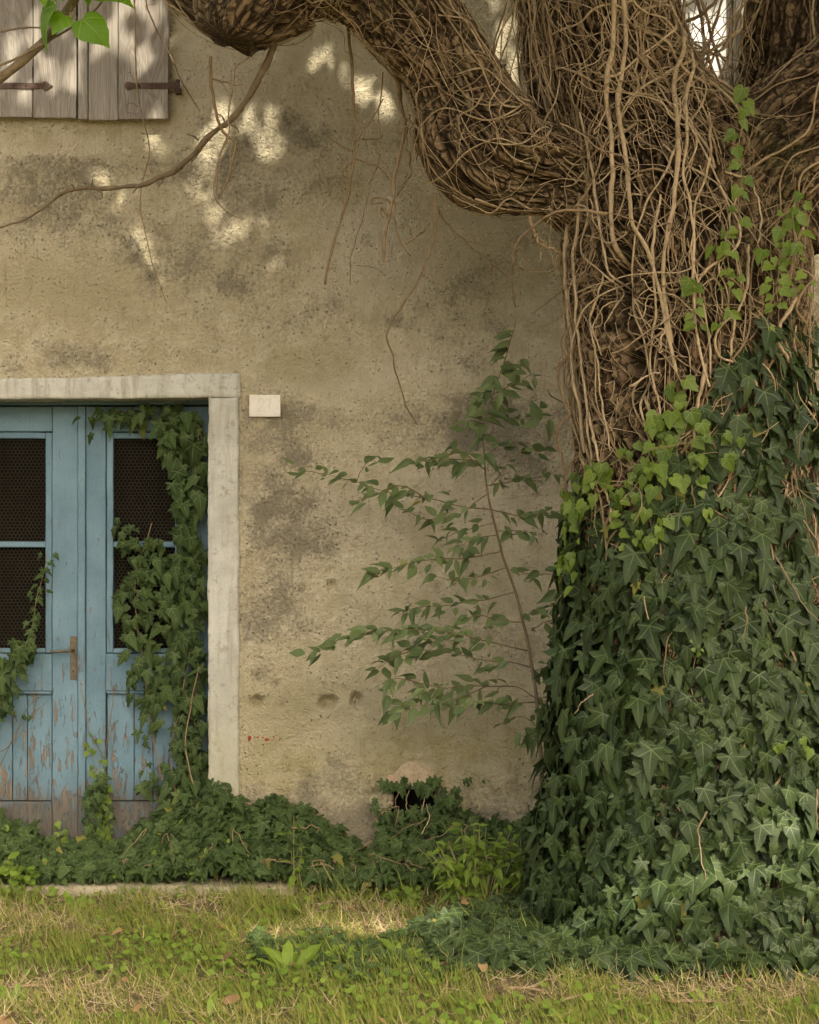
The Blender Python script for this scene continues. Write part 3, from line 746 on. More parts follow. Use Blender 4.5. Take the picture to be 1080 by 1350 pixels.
# house number, cut into a marble plate
def number_plate():
    x0, x1, z0, z1 = wx(329.5), wx(370), wz(549.5), wz(521)
    gx_ = np.linspace(x0, x1, 100); gz_ = np.linspace(z0, z1, 70)
    X_, Z_ = np.meshgrid(gx_, gz_, indexing='ij')
    def seg_d(pts):
        D = np.full(X_.shape, 9.0)
        P_ = np.array([(wx(p), wz(q)) for p, q in pts])
        for (ax_, az_), (bx_, bz_) in zip(P_[:-1], P_[1:]):
            dx, dz = bx_ - ax_, bz_ - az_
            t = np.clip(((X_ - ax_) * dx + (Z_ - az_) * dz) / (dx * dx + dz * dz), 0, 1)
            D = np.minimum(D, np.hypot(X_ - ax_ - t * dx, Z_ - az_ - t * dz))
        return D
    th = np.linspace(math.radians(200), math.radians(-40), 12)
    two = [(344.3 + 4.0 * math.cos(q), 531.0 - 4.4 * math.sin(q)) for q in th] + [(340.6, 543.6), (349.6, 543.6)]
    one = [(353.2, 528.6), (356.6, 526.4), (356.6, 543.8)]
    D = np.minimum(seg_d(two), seg_d(one))
    Y_ = -.022 + .0018 * sstep(.0034, .0014, D) + .0004 * pn(X_ * 60, Z_ * 60, 0, 5)
    V = np.stack([X_, Y_, Z_], -1).reshape(-1, 3); nz_ = 70
    i = np.arange(99)[:, None] * nz_ + np.arange(69)[None, :]
    F = np.stack([i, i + nz_, i + nz_ + 1, i + 1], -1).reshape(-1, 4)
    edge = np.concatenate([np.arange(0, 100) * nz_, 99 * nz_ + np.arange(1, 70), np.arange(98, -1, -1) * nz_ + 69, np.arange(68, 0, -1)])
    m = len(V); back = V[edge].copy(); back[:, 1] = 0.004; ne = len(edge); k = np.arange(ne); k2 = (k + 1) % ne
    F = np.vstack([F, np.stack([edge[k2], edge[k], m + k, m + k2], -1)])
    link('number_plate', mk_mesh('number_plate', np.vstack([V, back]), F, M['plate'], False), house)
number_plate()

# stone doorstep
V, F = rough_box(wx(-70, 7.66), wx(388, 7.66), -.36, .19, -.12, .032, .03, .008, 6, 12, .003, 40, .01)
link('doorstep', mk_mesh('doorstep', V, F, M['step']), kind='structure')

# ================================================================== TREE
TD = 7.0                                           # depth of the trunk axis
class Limb:
    def __init__(s, pts, seed, n=400, flute=.05, ridge=.024, kc=8.0, ks=2.6, hollow=None, twist=0.0):
        """pts: (photo x, photo y, depth, radius in pixels at that depth)"""
        P = np.array([PX(p[0], p[1], p[2]) for p in pts]); R = np.array([p[3] * p[2] / FPX for p in pts])
        Q, Rr = smooth_path(P, n, R)
        s.P, s.R, s.n, s.seed = Q, np.convolve(np.pad(Rr, 5, mode='edge'), np.ones(11) / 11, 'valid'), n, seed
        s.len = np.concatenate([[0], np.cumsum(np.linalg.norm(np.diff(Q, axis=0), axis=1))])
        s.T, s.N, s.B = frames(Q)
        s.flute, s.ridge, s.kc, s.ks, s.hollow, s.twist = flute, ridge, kc, ks, hollow, twist
    def at(s, l):
        f = lambda A: np.stack([np.interp(l, s.len, A[:, k]) for k in range(3)], -1)
        return f(s.P), f(s.N), f(s.B), np.interp(l, s.len, s.R)
    def med(s, l, th):
        c, q = np.cos(th + s.twist * l), np.sin(th + s.twist * l)
        d = s.flute * (fbm(c * 1.6, q * 1.6, l * .9, 3, s.seed) + .5 * pn(c * 3.5, q * 3.5, l * .8, s.seed + 9))
        if s.hollow is not None: d = d + s.hollow(l, th)
        return d
    def surf(s, l, th, off=0.0):
        P, N, B, R = s.at(l)
        r = R + s.med(l, th) + off
        return P + r[:, None] * (np.cos(th)[:, None] * N + np.sin(th)[:, None] * B)
    def normal(s, l, th):
        P, N, B, R = s.at(l); return np.cos(th)[:, None] * N + np.sin(th)[:, None] * B
    def find(s, P):
        """(length, angle) of the limb's axis point nearest to world point P"""
        i = np.argmin(((s.P - P) ** 2).sum(1)); v = P - s.P[i]
        return s.len[i], math.atan2(v @ s.B[i], v @ s.N[i])
    def mesh(s, name, dl=.008, dth=.007, l0=0, l1=None, cap=False):
        l1 = l1 or s.len[-1]; nl = int((l1 - l0) / dl); nt = int(2 * np.pi * s.R.max() / dth)
        l, th = np.meshgrid(np.linspace(l0, l1, nl), np.linspace(-np.pi, np.pi, nt, endpoint=False), indexing='ij')
        lf, tf = l.ravel(), th.ravel()
        P, N, B, R = s.at(lf)
        c, q = np.cos(tf + s.twist * lf), np.sin(tf + s.twist * lf)
        rs = np.clip(R / .35, .35, 1.2)
        kk = s.kc
        wx_ = .5 * pn(c * 3, q * 3, lf * 3, s.seed + 20) + .18 * pn(c * 11, q * 11, lf * 9, s.seed + 24)
        a = 1 - np.abs(pn(c * kk + wx_, q * kk, lf * s.ks * 2.6 + wx_, s.seed + 21)) * 1.6
        b_ = 1 - np.abs(pn(c * kk * 2.3, q * kk * 2.3 + wx_, lf * s.ks * 7, s.seed + 22)) * 1.6
        e_ = 1 - np.abs(pn(c * kk * 5 + wx_, q * kk * 5, lf * s.ks * 13 + wx_, s.seed + 25)) * 1.6
        fine = fbm(c * kk * 9, q * kk * 9, lf * 40, 2, s.seed + 23)
        a, b_, e_ = [np.clip(v, 0, 1) for v in (a, b_, e_)]
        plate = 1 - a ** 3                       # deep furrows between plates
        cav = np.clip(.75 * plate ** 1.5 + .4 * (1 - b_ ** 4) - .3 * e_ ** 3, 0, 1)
        d = s.med(lf, tf) + s.ridge * rs * ((plate - .75) * 1.3 - .65 * b_ ** 4 - .35 * e_ ** 3 + .18 * fine)
        V = P + (R + d)[:, None] * (np.cos(tf)[:, None] * N + np.sin(tf)[:, None] * B)
        i = np.arange(nl - 1)[:, None] * nt; j = np.arange(nt)[None, :]; j2 = (j + 1) % nt
        F = np.stack([i + j, i + j2, i + nt + j2, i + nt + j], -1).reshape(-1, 4)
        buv = np.stack([np.cos(tf) * R, np.sin(tf) * R, lf], -1)
        if cap:
            V = np.vstack([V, V[-nt:].mean(0) + .03 * s.T[-1]]); m = len(V) - 1; bb = (nl - 1) * nt; j = np.arange(nt); j2 = (j + 1) % nt
            F = np.vstack([F, np.stack([bb + j, bb + j2, np.full(nt, m), np.full(nt, m)], -1)]); cav = np.append(cav, .1); buv = np.vstack([buv, buv[-1]])
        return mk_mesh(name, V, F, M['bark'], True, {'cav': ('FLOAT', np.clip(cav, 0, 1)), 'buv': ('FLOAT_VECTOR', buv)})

TRX, TRY = PX(925, 700, TD)[0], TD + CAM_Y
tree = thing('tree', (TRX, TRY, 0), 'thick old tree with heavy cut limbs, wrapped in woody vines and ivy', 'tree')
def hollow(l, th):
    # a rotten cleft low on the camera side of the trunk
    z = np.interp(l, trunk.len, trunk.P[:, 2])
    return -.26 * np.exp(-((th - cleft_th - .05 * np.sin(l * 9)) / .065) ** 2) * sstep(2.05, 2.3, z) * sstep(2.86, 2.5, z)
trunk = Limb([(945, 1260, TD, 235), (940, 1150, TD, 200), (930, 1000, TD, 178), (920, 800, TD, 160), (910, 600, TD, 148), (905, 450, TD, 150),
              (897, 340, TD, 152), (875, 240, TD, 138), (826, 140, TD, 106), (798, 50, TD, 100), (792, -60, TD, 102), (824, -170, TD - .02, 94), (925, -340, TD - .05, 80), (1000, -620, TD - .1, 62), (1040, -1000, TD - .2, 40)], 101, 700, .045, .032)
cleft_th = 0
l_, th_ = trunk.find(PX(812, 420, TD - .45)); cleft_th = th_
trunk.hollow = hollow
limb_left = Limb([(850, 320, TD + .02, 60), (790, 262, TD - .02, 68), (732, 230, TD - .06, 60), (692, 222, TD - .09, 68), (655, 208, TD - .12, 80), (627, 176, TD - .14, 82), (606, 126, TD - .17, 64), (588, 90, TD - .19, 57), (562, 54, TD - .21, 58), (508, -10, TD - .25, 66), (455, -48, TD - .28, 74),
                  (395, -62, TD - .3, 90), (325, -40, TD - .3, 98), (268, -90, TD - .3, 82), (200, -220, TD - .3, 66), (120, -420, TD - .5, 46), (0, -700, TD - .9, 26)], 131, 500, .036, .034, 7.0, 1.9)
limb_right = Limb([(890, 400, TD, 60), (945, 305, TD - .05, 88), (1008, 222, TD - .12, 84), (1085, 150, TD - .2, 78), (1190, 62, TD - .3, 74), (1320, -90, TD - .4, 66), (1450, -350, TD - .6, 48), (1600, -700, TD - 1, 26)], 151, 400, .040, .034, 7.0, 1.9)
stem_rear = Limb([(960, 330, TD + .1, 50), (1000, 210, TD + .22, 60), (1034, 100, TD + .28, 58), (1050, 0, TD + .3, 60), (1120, -160, TD + .3, 54), (1320, -560, TD + .3, 36), (1450, -850, TD + .3, 20)], 171, 300, .03, .018)
link('trunk', trunk.mesh('trunk', .0075, .0065), tree)
link('limb', limb_left.mesh('limb', .0065, .0062), tree, label='crooked limb bent like an elbow over the wall')
link('limb', limb_right.mesh('limb', .008, .0075), tree)
link('limb', stem_rear.mesh('limb', .009, .008), tree, label='dark upright stem rising behind the fork')
stub = Limb([(352, -40, TD - .33, 60), (325, -5, TD - .36, 66), (308, 24, TD - .39, 58), (298, 46, TD - .40, 42)], 181, 80, .040, .016, 4.0, 3.0)
link('limb_stub', stub.mesh('limb_stub', .006, .006, cap=True), tree, label='broken dark stub end of the crooked limb')
knob = Limb([(1090, 310, TD - .05, 46), (1066, 275, TD - .1, 52), (1052, 235, TD - .12, 40)], 191, 60, .02, .02, 5.0, 2.0)
link('burl', knob.mesh('burl', .008, .008, cap=True), tree)
LIMBS = {'trunk': trunk, 'left': limb_left, 'right': limb_right, 'rear': stem_rear}

def px_path(pts, n, wob=0.0, seed=0, f=6.0):
    P = np.array([PX(p[0], p[1], p[2]) for p in pts]); Q = smooth_path(P, n)
    if wob:
        t = np.linspace(0, 1, n) * f
        env = np.sin(np.linspace(0.05, np.pi * .95, n)) ** .5
        Q = Q + wob * env[:, None] * np.stack([fbm(t, 0 * t, seed + k * 3.3, 3, seed + k) for k in range(3)], -1)
    return Q
def taper(n, a, b_): return np.linspace(a, b_, n)

# bare branch sweeping down in front of the wall
Q = px_path([(382, -8, 6.72), (366, 45, 6.72), (352, 84, 6.75), (318, 140, 6.8), (276, 182, 6.85), (243, 216, 6.9), (190, 242, 6.95), (140, 250, 7.0), (90, 252, 7.0), (45, 282, 7.05), (0, 300, 7.1), (-60, 318, 7.1)], 160, .012, 5, 14)
R = np.interp(np.linspace(0, 1, 160), [0, .15, .45, .72, .74, 1], [.0140, .0125, .0105, .0078, .0055, .0042]) * (1 + .28 * pn(np.linspace(0, 34, 160), 0, 0, 3) + .15 * pn(np.linspace(0, 90, 160), 0, 0, 4))
V, F = tube(Q, R, 10)
br = link('branch', mk_mesh('branch', V, F, M['twig'], True, {'rnd': ('FLOAT', np.full(len(V), .4))}), tree, label='thin bare branch curving down across the wall')
for k, (px, py, dx, dy_) in enumerate([(118, 250, 4, -14), (97, 252, -3, -9), (215, 236, -6, 10), (266, 196, -14, 18), (262, 185, -16, -8), (296, 160, -9, -10), (305, 165, 10, 10), (180, 246, -5, 9), (240, 222, -10, 2), (130, 252, 5, 8)]):
    A0 = PX(px, py, 6.93); B0 = PX(px + dx, py + dy_, 6.9); Q = smooth_path(np.array([A0, (A0 + B0) / 2 + (.005, 0, .004), B0]), 8)
    V, F = tube(Q, taper(8, .0045, .002), 6); link('twig', mk_mesh('twig', V, F, M['twig'], True, {'rnd': ('FLOAT', np.full(len(V), .5))}), br)

# leafy shoot at the top corner
Q = px_path([(-60, 140, 6.05), (0, 102, 6.0), (45, 66, 6.0), (72, 38, 5.98), (98, 0, 5.95), (140, -60, 5.9), (260, -200, 6.1), (330, -300, 6.4)], 80, .008, 8, 8)
V, F = tube(Q, np.interp(np.linspace(0, 1, 80), [0, .5, 1], [.017, .0145, .010]) * (1 + .1 * pn(np.linspace(0, 24, 80), 0, 0, 6)), 10)
lb = link('branch', mk_mesh('branch', V, F, M['twig'], True, {'rnd': ('FLOAT', np.full(len(V), .7))}), tree, label='leafy shoot with broad green leaves crossing the shutters')
for pts, r in [([(-30, 95, 5.96), (20, 78, 5.96), (80, 45, 5.96), (125, 14, 5.93), (150, -20, 5.9)], .0045), ([(-10, 42, 6.0), (30, 38, 6.0), (62, 36, 5.99)], .004), ([(95, 4, 5.95), (93, 18, 5.9), (108, 27, 5.88)], .0018), ([(70, 40, 5.97), (95, 22, 5.95), (96, 6, 5.95)], .0022), ([(72, 40, 5.96), (84, 26, 5.95), (100, 14, 5.94)], .0015)]:
    Q = px_path(pts, 24, .004, int(pts[0][0]) + 60, 5); V, F = tube(Q, taper(24, r, r * .75), 7)
    link('twig', mk_mesh('twig', V, F, M['greenstem' if r < .003 else 'twig'], True, {'rnd': ('FLOAT', np.full(len(V), .8))}), lb)
cam_dir = np.array([0, -1, 0.0])
mul = [(108, 26, 140, 58, 44, (.1, -1, .35), 0), (75, 8, 38, 46, 46, (-.6, -.7, .45), 1), (85, 20, 70, 45, 24, (.2, -1, .5), 0), (120, -14, 172, 12, 50, (.0, -.6, .8), 0), (0, -16, -2, 14, 40, (-.3, -.5, .8), 0), (40, -20, 22, 6, 34, (.4, -.5, .7), 0),
       (52, -18, 58, 6, 24, (.2, -.8, .5), 1), (98, -18, 84, 4, 30, (.1, -.7, .6), 0), (112, -16, 118, 3, 26, (.3, -.7, .3), 1), (78, -24, 76, 3, 30, (-.3, -.6, .6), 1)]
for (x0, y0, x1, y1, sz, nr, kk) in mul:
    d_ = 5.9; A0 = PX(x0, y0, d_); B0 = PX(x1, y1, d_ - .01); R = basis(np.array([nr], float), (B0 - A0)[None])
    leaf_objects(lb, [MULB[kk]], 'mulberry%d' % kk, [A0], R, [np.linalg.norm(B0 - A0)], M['mulberry'], nvar=3)

# crown: unseen foliage above the view, laid along sun rays to shade wall and yard
wall_spots = [  # sunlit patches on the wall plane: (photo x, photo y, half width, half height) in pixels
    (148, 50, 22, 14), (118, 76, 12, 10), (84, 95, 24, 10), (62, 132, 26, 10), (188, 14, 28, 12), (30, 70, 22, 11), (214, 42, 12, 12), (194, 102, 10, 6), (162, 112, 10, 6), (12, 150, 12, 6), (50, 18, 14, 8), (100, 128, 8, 5),
    (234, 66, 10, 16), (300, 176, 26, 10), (330, 160, 14, 6), (350, 150, 10, 6), (348, 192, 7, 5), (378, 195, 7, 5), (232, 173, 8, 7), (205, 182, 10, 6), (280, 268, 22, 5), (296, 294, 20, 6), (340, 297, 10, 5), (156, 280, 13, 7), (184, 326, 8, 16), (214, 352, 10, 7),
    (200, 456, 15, 13), (360, 343, 9, 10), (12, 315, 20, 8), (85, 491, 14, 4), (262, 245, 10, 5), (500, 138, 20, 14), (470, 122, 7, 9), (468, 92, 7, 5), (530, 273, 16, 4), (430, 75, 12, 6), (272, 208, 10, 4), (130, 232, 10, 5),
    (676, 90, 16, 22), (662, 40, 16, 16), (655, 5, 18, 14), (1072, 350, 18, 30), (905, 100, 18, 50), (940, 70, 22, 80), (965, 90, 16, 60), (905, 20, 18, 30), (935, -30, 40, 30), (960, 0, 30, 30)]
_r = np.random.default_rng(5)
for _ in range(34): wall_spots.append((_r.uniform(0, 420), _r.uniform(0, 1) ** 1.5 * 400 + 10, _r.uniform(-14, -4), _r.uniform(-20, -8)))
spots = []       # the same for other surfaces: point and radius in metres
def gp(px, py, r):                                   # a point of the ground seen at that photo pixel
    d = CAM_H * FPX / (py - HOR); return (*PX(px, py, d), r)
for (px, py, r) in [(x, 1227 + dy_, .06) for x, dy_ in zip(range(385, 600, 24), (2, 0, -2, 2, 3, 0, -1, 1, 0))] + [(320, 1238, .03), (352, 1232, .05), (225, 1203, .04)]: spots.append(gp(px, py, r))
for (px, py, r) in [(1062, 1060, .03), (1070, 1090, .06), (1055, 1120, .06), (1030, 1140, .05), (985, 1140, .05), (955, 1147, .04), (850, 1135, .045), (900, 1155, .03), (830, 1175, .025), (875, 1145, .03), (1075, 1040, .04), (790, 1170, .025)]:
    spots.append((*PX(px, py, 6.33), r))
SP = np.array(spots)
def crown_leaves():
    nW, nG = 26000, 19000
    a = np.stack([RNG.uniform(-3.6, 3.8, nW), np.zeros(nW), RNG.uniform(0, 5.4, nW)], -1)          # over the wall
    g = np.stack([RNG.uniform(-3.6, 4.2, nG), RNG.uniform(-3.1, 0, nG), np.zeros(nG)], -1)         # over the yard
    T = np.concatenate([a, g])
    z = 5.7 + 3.9 * RNG.random(len(T)) ** 1.2
    t = (z - T[:, 2]) / SUN[2]; ok = t > .35
    C = (T + SUN * t[:, None])[ok]; n = len(C)
    nrm = np.stack([RNG.normal(0, .45, n), RNG.normal(0, .45, n), np.ones(n)], -1) * .6 + SUN * .6
    tip = np.stack([RNG.normal(size=n), RNG.normal(size=n), -.5 * np.ones(n)], -1)
    R = basis(nrm, tip); sz = RNG.uniform(.12, .19, n)
    # crown leaves cut out or shrunk so sun falls on the listed patches
    hit = C + SUN * (-(C[:, 1]) / SUN[1])[:, None]
    hx, hz = 540 + hit[:, 0] * FPX / 8, HOR - (hit[:, 2] - CAM_H) * FPX / 8
    gap = np.zeros(n, bool)
    for (px, py, rx, ry) in wall_spots:
        gap |= ((hx - px) / (rx * .7 + 24)) ** 2 + ((hz - py) / (ry * .7 + 33)) ** 2 < 1
    for k in range(len(SP)):
        v = C - SP[k, :3]; al = v @ SUN
        gap |= (np.linalg.norm(v - al[:, None] * SUN, axis=1) < SP[k, 3] + .10) & (al > .3)
    small = RNG.random(n) < .26
    sz = np.where(gap, RNG.uniform(.04, .085, n), sz)
    keepm = ~gap | small
    C, R, sz = C[keepm], R[keepm], sz[keepm]
    return C - R[:, :, 1] * (.45 * sz)[:, None], R, sz
P, R, sz = crown_leaves(); n = len(P)
c8 = leaf_from_outline([(0, 0), (.34, .02), (.5, .35), (.3, .75), (0, 1.0)], cx=(0, .4), fold=.1, droop=.15, seed=20)
link('crown', leaves_mesh('crown', [c8], P, R, sz, M['canopy']), tree, kind='stuff')
for k in range(26):                                  # boughs that carry the crown
    A0 = [trunk, limb_left, limb_right, stem_rear][k % 4]; l0 = A0.len[-1] * RNG.uniform(.72, .98)
    p0 = A0.at(np.array([l0]))[0][0]; p1 = P[RNG.integers(n)]
    if p0[2] < 4.6: p0 = A0.P[-1]
    mid = (p0 + p1) / 2 + RNG.normal(size=3) * .3; mid[2] = max(mid[2], 5.0)
    Q = smooth_path(np.array([p0, mid, p1]), 24); V, F = tube(Q, taper(24, .04, .006), 7)
    link('bough', mk_mesh('bough', V, F, M['twig'], True, {'rnd': ('FLOAT', np.full(len(V), .4))}), tree)

# ================================================================== WOODY VINES ON THE TREE
vine = thing('climbing_vine', (TRX, TRY - .6, 0), 'tangle of bare woody vine stems clinging round the trunk and limbs', 'vine')
def on_trunk(px, py, off=.01):
    d = TD - .4
    for _ in range(3):
        z = CAM_H + (HOR - py) * d / FPX
        l = np.interp(z, trunk.P[:, 2], trunk.len); P, N, B, R = trunk.at(np.array([l]))
        x = (px - 540) * d / FPX - P[0, 0]; th = math.asin(max(-.98, min(.98, x / R[0])))
        d = P[0, 1] - CAM_Y - R[0] * math.cos(th)
    return l, th
def walk(limb, l0, th0, ln, up=1, wander=.5, off=.012, curl=1.0, seed=0, step=.03):
    n = max(6, int(ln / step)); rg = np.random.default_rng(seed)
    t = np.arange(n) * step
    ang = wander * 1.6 * fbm(t * 2.2 * curl, 0 * t, rg.uniform(0, 50), 3, 5) + rg.normal(0, .25 * wander)
    R = np.interp(l0, limb.len, limb.R)
    l = l0 + up * np.cumsum(np.cos(ang)) * step; th = th0 + np.cumsum(np.sin(ang)) * step / R
    ok = (l > .02) & (l < limb.len[-1] - .02); l, th = l[ok], th[ok]
    if len(l) < 5: return None
    o = off + .034 * np.abs(fbm(t[ok] * 3, 0 * t[ok], rg.uniform(0, 50), 2, 8))
    if rg.random() < .28:                            # an end springs free of the bark
        o = o + rg.uniform(.04, .14) * sstep(.6, 1, np.linspace(0, 1, len(o))) ** 1.5
    return limb.surf(l, th, o)
stems, fine = [], Acc()
# the stout pale stems that can be followed one by one
for (pts, r) in [([(812, -30), (808, 60), (800, 110), (806, 200), (812, 280), (818, 340), (826, 400), (832, 470)], .017), ([(822, -30), (824, 60), (814, 130), (828, 210), (838, 280), (858, 330), (870, 380), (882, 440), (892, 490)], .015),
                 ([(765, 120), (780, 200), (795, 270), (802, 330), (815, 385), (828, 450), (842, 520), (850, 560)], .009), ([(892, 60), (890, 130), (893, 200), (886, 270), (878, 330), (876, 390), (888, 450)], .016), ([(905, 90), (903, 200), (908, 270), (916, 320), (914, 400), (925, 470), (936, 510)], .011),
                 ([(742, 150), (740, 230), (745, 300), (752, 370), (762, 440), (775, 520), (780, 590)], .014), ([(756, 200), (762, 300), (770, 380), (776, 450), (786, 520), (792, 600)], .011), ([(900, 150), (880, 215), (868, 235), (848, 270), (836, 330), (832, 390), (850, 440), (858, 500)], .008),
                 ([(940, 180), (930, 240), (918, 270), (910, 330), (920, 380), (935, 440), (938, 500)], .008), ([(960, 240), (990, 260), (1005, 300), (1000, 330)], .007), ([(800, 350), (790, 420), (800, 470), (806, 530), (815, 590)], .007), ([(870, 250), (862, 330), (866, 410), (858, 470), (872, 540), (880, 600)], .009),
                 ([(1040, 400), (1020, 450), (1045, 500), (1060, 540)], .012), ([(700, 60), (720, 150), (735, 210), (728, 290), (742, 350)], .009), ([(990, 330), (985, 380), (968, 420), (962, 470)], .010), ([(846, 520), (872, 560), (900, 620), (915, 670)], .010), ([(930, 480), (915, 560), (912, 640), (922, 690)], .012), ([(790, 540), (812, 640), (820, 690)], .009)]:
    lt = np.array([on_trunk(*p) for p in pts]); q = smooth_path(np.c_[lt, 0 * lt[:, 0]], 60)
    t = np.linspace(0, 1, 60); o = .012 + r * .5 + .012 * np.abs(fbm(t * 8, 0 * t, r * 900, 2, 3))
    Q = trunk.surf(q[:, 0], q[:, 1] + .02 * fbm(t * 9, 0 * t, r * 700, 2, 4), o)
    r *= .6
    stems.append((Q, taper(60, r * 1.08, r * .8) * (1 + .35 * pn(t * 14, 0, r * 500, 2) + .15 * pn(t * 45, 0, r * 700, 3)), .75 + .25 * random.random()))
ltop = np.interp(4.05, trunk.P[:, 2], trunk.len); lbot = np.interp(1.45, trunk.P[:, 2], trunk.len)
def scatter(limb, count, la, lb_, rng_th, rmin, rmax, wander, seed, up=None, off=.006, lens=(.25, 1.3)):
    rg = np.random.default_rng(seed)
    for k in range(count):
        r = rmin * (rmax / rmin) ** (rg.random() ** 1.5)
        l0 = rg.uniform(la, lb_); th0 = rg.uniform(*rng_th); u = up or rg.choice([-1, 1])
        Q = walk(limb, l0, th0, rg.uniform(*lens), u, wander * rg.uniform(.5, 1.5), off, rg.uniform(.6, 2.2), seed * 991 + k)
        if Q is None: continue
        m = max(8, int(len(Q) * 1.4)); Q = smooth_path(Q[::2] if len(Q) > 9 else Q, m)
        R = taper(m, r * 1.15, r * .45) * (1 + .35 * pn(np.linspace(0, m / 2.5, m), k, 0, 2))
        rnd = rg.uniform(0, 1)
        if r > .0036 and len(stems) < 290: stems.append((Q, R, rnd))
        else: fine.add(*tube(Q, R, 5), rnd=rnd)
scatter(trunk, 430, lbot, ltop, (-1.75, 1.75), .0012, .0055, 1.25, 1)
ll = limb_left.len[-1]
scatter(limb_left, 150, .25, 2.6, (-2.2, 2.2), .0012, .0038, 1.6, 2)
scatter(limb_right, 80, .25, 1.6, (-2.2, 2.2), .0014, .0055, 1.4, 3)
scatter(stem_rear, 70, .2, 1.6, (-1.8, 1.8), .002, .007, .5, 4)
scatter(trunk, 90, np.interp(2.9, trunk.P[:, 2], trunk.len), ltop, (-1.75, 1.75), .0015, .0055, 1.5, 5)
scatter(trunk, 620, lbot, ltop, (-1.75, 1.75), .0007, .0014, 2.2, 6, lens=(.08, .32))
scatter(limb_left, 260, .25, 2.6, (-2.2, 2.2), .0007, .0013, 2.2, 7, lens=(.08, .3))
scatter(limb_right, 120, .25, 1.6, (-2.2, 2.2), .0007, .0013, 2.2, 8, lens=(.08, .3))
# threads that jump between the stems in the fork and over the bark
rg = np.random.default_rng(77)
def bridge(A0, B0, r, sag, rnd, acc=fine):
    m = (A0 + B0) / 2 + sag; Q = smooth_path(np.array([A0, (A0 * .7 + m * .3) + rg.normal(size=3) * .02, m, (B0 * .7 + m * .3) + rg.normal(size=3) * .02, B0]), 22)
    Q = Q + .008 * np.stack([fbm(np.linspace(0, 5, 22), 0, rg.uniform(0, 99), 2, k) for k in range(3)], -1)
    acc.add(*tube(Q, taper(22, r, r * .7), 5), rnd=rnd)
for k in range(30):
    a = PX(rg.uniform(885, 915), rg.uniform(-60, 190), TD + rg.uniform(-.2, .25)); c = PX(rg.uniform(960, 1010), rg.uniform(-60, 190), TD + rg.uniform(-.15, .3))
    bridge(a, c, rg.uniform(.0012, .0045) if k > 8 else rg.uniform(.006, .009), np.array([0, rg.uniform(-.05, .05), rg.uniform(-.12, .06)]), rg.random())
for k in range(22):
    x = rg.uniform(900, 990); a = PX(x, rg.uniform(-40, 60), TD + rg.uniform(-.1, .3)); c = PX(x + rg.normal() * 18, rg.uniform(90, 200), TD + rg.uniform(-.1, .3))
    bridge(a, c, rg.uniform(.001, .003), np.array([rg.normal() * .05, 0, 0]), rg.random())
for k in range(60):
    y = rg.uniform(0, 540); x = rg.uniform(700, 900) if y < 320 else rg.uniform(770, 960)
    a = PX(x, y, TD - .42 - rg.random() * .06); c = PX(x + rg.normal() * 70, y + rg.uniform(-50, 90), TD - .42 - rg.random() * .06)
    bridge(a, c, rg.uniform(.0012, .004), np.array([0, -rg.random() * .05, rg.normal() * .05]), rg.random())
for k in range(28):
    x = rg.uniform(668, 715); a = PX(x, -20, TD - .15 + rg.normal() * .1); c = PX(x + rg.normal() * 25 + 20, rg.uniform(60, 190), TD - .2 + rg.normal() * .1)
    bridge(a, c, rg.uniform(.0012, .006), np.array([rg.normal() * .06, 0, 0]), rg.random())
for Q, R, rnd in stems:
    V, F = tube(Q, R, 7); link('stem', mk_mesh('stem', V, F, M['vine'], True, {'rnd': ('FLOAT', np.full(len(V), rnd))}), vine)
link('fine_stems', fine.mesh('fine_stems', M['vine']), vine, kind='stuff')

# hanging vines, each on its own
def hang(label, pts, r0, r1, side=(), wob=.012, seed=0, n=70, group='vine strands hanging in front of the wall'):
    Q = px_path(pts, n, wob, seed, 7); acc = Acc()
    o = link('hanging_vine', None, label=label, cat='vine', group=group); o.location = Q[0]; o['_base'] = 1; o.empty_display_size = .05
    t = np.linspace(0, 1, n); R = 1.5 * taper(n, r0, r1) * (1 + .18 * np.abs(pn(t * 40, 0, seed, 3)))
    V, F = tube(Q, R, 6); link('stem', mk_mesh('stem', V, F, M['vine_dry'], True, {'rnd': ('FLOAT', np.full(len(V), (seed * .37) % 1))}), o)
    for s_ in side:
        q = px_path(s_, 24, wob * .8, seed + 5, 4); V, F = tube(q, taper(24, r1 * 1.2, r1 * .7), 5)
        link('shoot', mk_mesh('shoot', V, F, M['vine_dry'], True, {'rnd': ('FLOAT', np.full(len(V), .5))}), o)
hang('long straight brown vine strand hanging from the bend of the crooked limb', [(457, 25, 6.85), (463, 90, 6.9), (468, 180, 6.95), (464, 220, 6.95), (452, 275, 7.0), (436, 335, 7.0), (429, 374, 7.0)], .0046, .0035, [[(468, 212, 6.95), (452, 228, 6.95), (460, 236, 6.94)], [(470, 210, 6.95), (500, 222, 6.96), (512, 235, 6.96)], [(466, 200, 6.95), (448, 192, 6.95), (432, 180, 6.95)], [(468, 185, 6.95), (500, 183, 6.95), (504, 178, 6.95)], [(469, 187, 6.95), (490, 160, 6.95), (505, 130, 6.95)]], seed=1)
hang('forked vine strand with two drooping tips beside the long straight strand', [(510, 62, 6.85), (524, 110, 6.9), (534, 160, 6.92), (524, 205, 6.95), (518, 260, 6.95), (510, 300, 6.95), (507, 346, 6.95)], .0055, .0042, [[(518, 255, 6.95), (522, 300, 6.93), (542, 338, 6.93)], [(536, 320, 6.93), (555, 308, 6.93), (566, 295, 6.93)], [(517, 268, 6.95), (500, 262, 6.95), (490, 266, 6.95), (505, 268, 6.95)], [(512, 290, 6.95), (503, 276, 6.95), (506, 288, 6.95)]], .016, 2)
